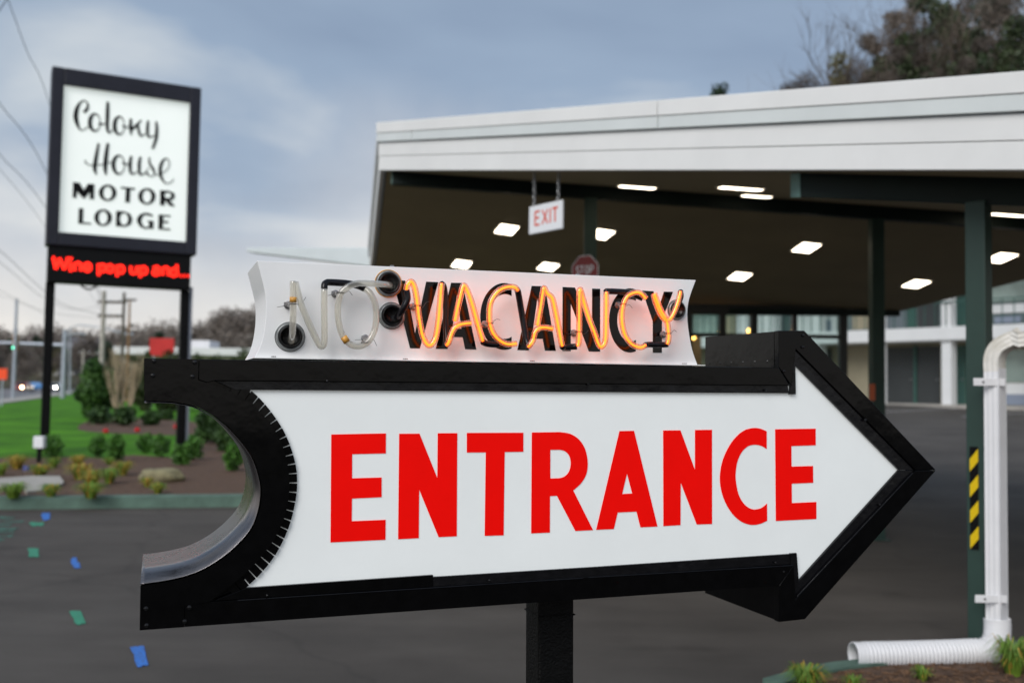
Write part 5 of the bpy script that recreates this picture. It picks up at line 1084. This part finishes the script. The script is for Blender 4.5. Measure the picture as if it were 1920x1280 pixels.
# ------------------------------------------------------------------ two-storey motel wing
ANG = math.atan2(-.785, .62); AF = Frame((14.6, 43.5, 1.16), ANG); a_ = lambda px_, py_, off=0.: AF.xz(px_, py_, off)
MW = thing('motel_wing', 'two-storey motel wing with white balcony slab and columns, dark and green doors', 'building', mat=AF.matrix())
M_mw = mat('motel_white_paint', (0.70, 0.71, 0.72), 0.5, 0, 0.04, 1); M_beige = mat('beige_block_wall', (0.30, 0.27, 0.19), 0.8, 0, 0.1, 1.5); M_dgrey = mat('dark_grey_door', (0.035, 0.04, 0.042), 0.5, 0, 0.1, 2); M_gdoor = mat('green_door_paint', (0.03, 0.09, 0.075), 0.5, 0, 0.1, 2); M_gwall = mat('grey_green_upper_wall', (0.10, 0.14, 0.14), 0.7, 0, 0.1, 1)
M_pgl = mat('pale_green_glazing', (0.28, 0.36, 0.33), 0.12, 0, 0.25, 0.8); M_slate = mat('slate_blue_panel', (0.22, 0.26, 0.34), 0.6)
s0 = a_(1270, 640)[0]; s1 = a_(2150, 640)[0]; zs1 = a_(1700, 616)[1]; zs0 = a_(1700, 640)[1]; BD = 1.5
MB().box((s0, -0.15, zs0), (s1, BD, zs1)).build('balcony_slab', M_mw, MW, bevel=0.02)
ztop = a_(1700, 480)[1]
MB().box((s0, BD, -0.1), (s1, BD+8, zs0)).build('ground_floor_wall', M_beige, MW); MB().box((s0, BD, zs0+.001), (s1, BD+8, ztop)).build('upper_wall', M_gwall, MW)
MB().box((s0-.5, -0.6, ztop+.001), (s1+.5, BD+8.5, ztop+.5)).build('roof', M_mw, MW)
MB().box((s0, -0.9, -0.12), (s1, BD, 0.03)).build('walkway', M_conc, MW)
def wallrect(name, px0, px1, py0, py1, m_, par=MW, d=BD, th=0.05):
    xa, za = a_(px0, py1, d); xb, zb2 = a_(px1, py0, d); return MB().box((min(xa, xb), d-th, min(za, zb2)), (max(xa, xb), d-0.002, max(za, zb2))).build(name, m_, par)
for px_ in (1775, 1888+60, 1655-5, 1528, 1440):
    xa = a_(px_-9, 700)[0]; xb = a_(px_+9, 700)[0]
    if px_ == 1650: xa = a_(1655, 700)[0]; xb = a_(1660, 700)[0]
    MB().box((xa, -0.02, -0.1), (xb, xb-xa, zs0)).build('column', M_mw, MW); MB().box((xa, -0.02, zs1), (xb, xb-xa, ztop)).build('column', M_mw, MW)
zd0 = 0.0
for (p0, p1, m_, nm) in ((1662, 1715, M_dgrey, 'door'), (1721, 1764, M_dgrey, 'door'), (1787, 1812, M_gdoor, 'door'), (1500, 1560, M_dgrey, 'door'), (1415, 1470, M_gdoor, 'door')):
    xa = a_(p0, 700, BD)[0]; xb = a_(p1, 700, BD)[0]; d_ = MB().box((xa, BD-.06, 0.03), (xb, BD-.004, zs0-.15)).build(nm, m_, MW); MB().lathe([(0.04, 0), (0.04, -.05), (.02, -.07)], 8, Matrix.Translation((xb-.12, BD-.06, 1.05))).build('handle', M_chain, d_)
xa = a_(1715.5, 700, BD)[0]; xb = a_(1720.5, 700, BD)[0]; MB().box((xa, BD-.12, 0.03), (xb, BD-.003, zs0-.1)).build('door_post', M_gdoor, MW)
for (p0, p1) in ((1862, 1925), (1935, 2010), (2030, 2120)):
    wnd = wallrect('window', p0, p1, 655, 716, M_pgl); wallrect('sill', p0, p1, 718, 738, M_mw); wallrect('apron', p0, p1, 739, 758, M_slate)
for i, (p0, p1, y0_, y1_, m_) in enumerate(((1600, 1630, 560, 618, M_beige), (1636, 1700, 560, 618, mat('grey_upper_panel', (0.13, 0.16, 0.18), 0.5)), (1702, 1718, 560, 618, M_gdoor), (1722, 1760, 560, 616, M_dgrey), (1790, 1812, 550, 612, M_gdoor), (1862, 1925, 568, 588, M_mw), (1866, 1915, 592, 606, M_slate), (1862, 1930, 520, 566, M_pgl), (1490, 1570, 570, 625, M_mw), (1530, 1560, 600, 622, M_slate), (1420, 1440, 570, 630, M_mw), (1455, 1465, 570, 630, M_mw), (1300, 1345, 575, 640, M_pgl), (1360, 1380, 575, 640, M_beige), (1384, 1408, 575, 640, M_mw))):
    wallrect('upper_panel' if m_ not in (M_pgl,) else 'upper_window', p0, p1, y0_, y1_, m_, th=0.04+0.004*i)
rl = MB().box((s0, -0.1, zs1+0.98), (s1, -0.05, zs1+1.03)).build('railing', M_gdoor, MW)
k = s0
while k < s1:
    MB().box((k, -0.09, zs1), (k+.03, -0.06, zs1+.98)).build('baluster', M_gdoor, rl); k += 0.45
# parking bay lines on the rising lot
M_line = mat('worn_white_line', (0.50, 0.50, 0.50), 0.8, 0, 0.25, 3)
def lotline(p_, q_, wd=0.1):
    A = np.array(p_, float); B = np.array(q_, float); d_ = (B-A)/np.linalg.norm(B-A); n_ = np.array([-d_[1], d_[0]])*wd/2; V = []; F = []; n = 10
    for i in range(n+1):
        c = A+(B-A)*i/n
        for s_ in (-1, 1): k_ = c+n_*s_; V.append((k_[0], k_[1], float(gz(k_[0], k_[1]))+0.012))
    for i in range(n): F.append((2*i, 2*i+1, 2*i+3, 2*i+2))
    mesh('bay_line', V, F, M_line, LOT)
uu = np.array([math.cos(ANG), math.sin(ANG)]); bb = np.array([-math.sin(ANG), math.cos(ANG)]); O2 = np.array([14.6, 43.5])
for k in range(-2, 6):
    c = O2+uu*(k*2.8)-bb*1.2; lotline(c, c-bb*5.0)
bpy.context.view_layer.update()
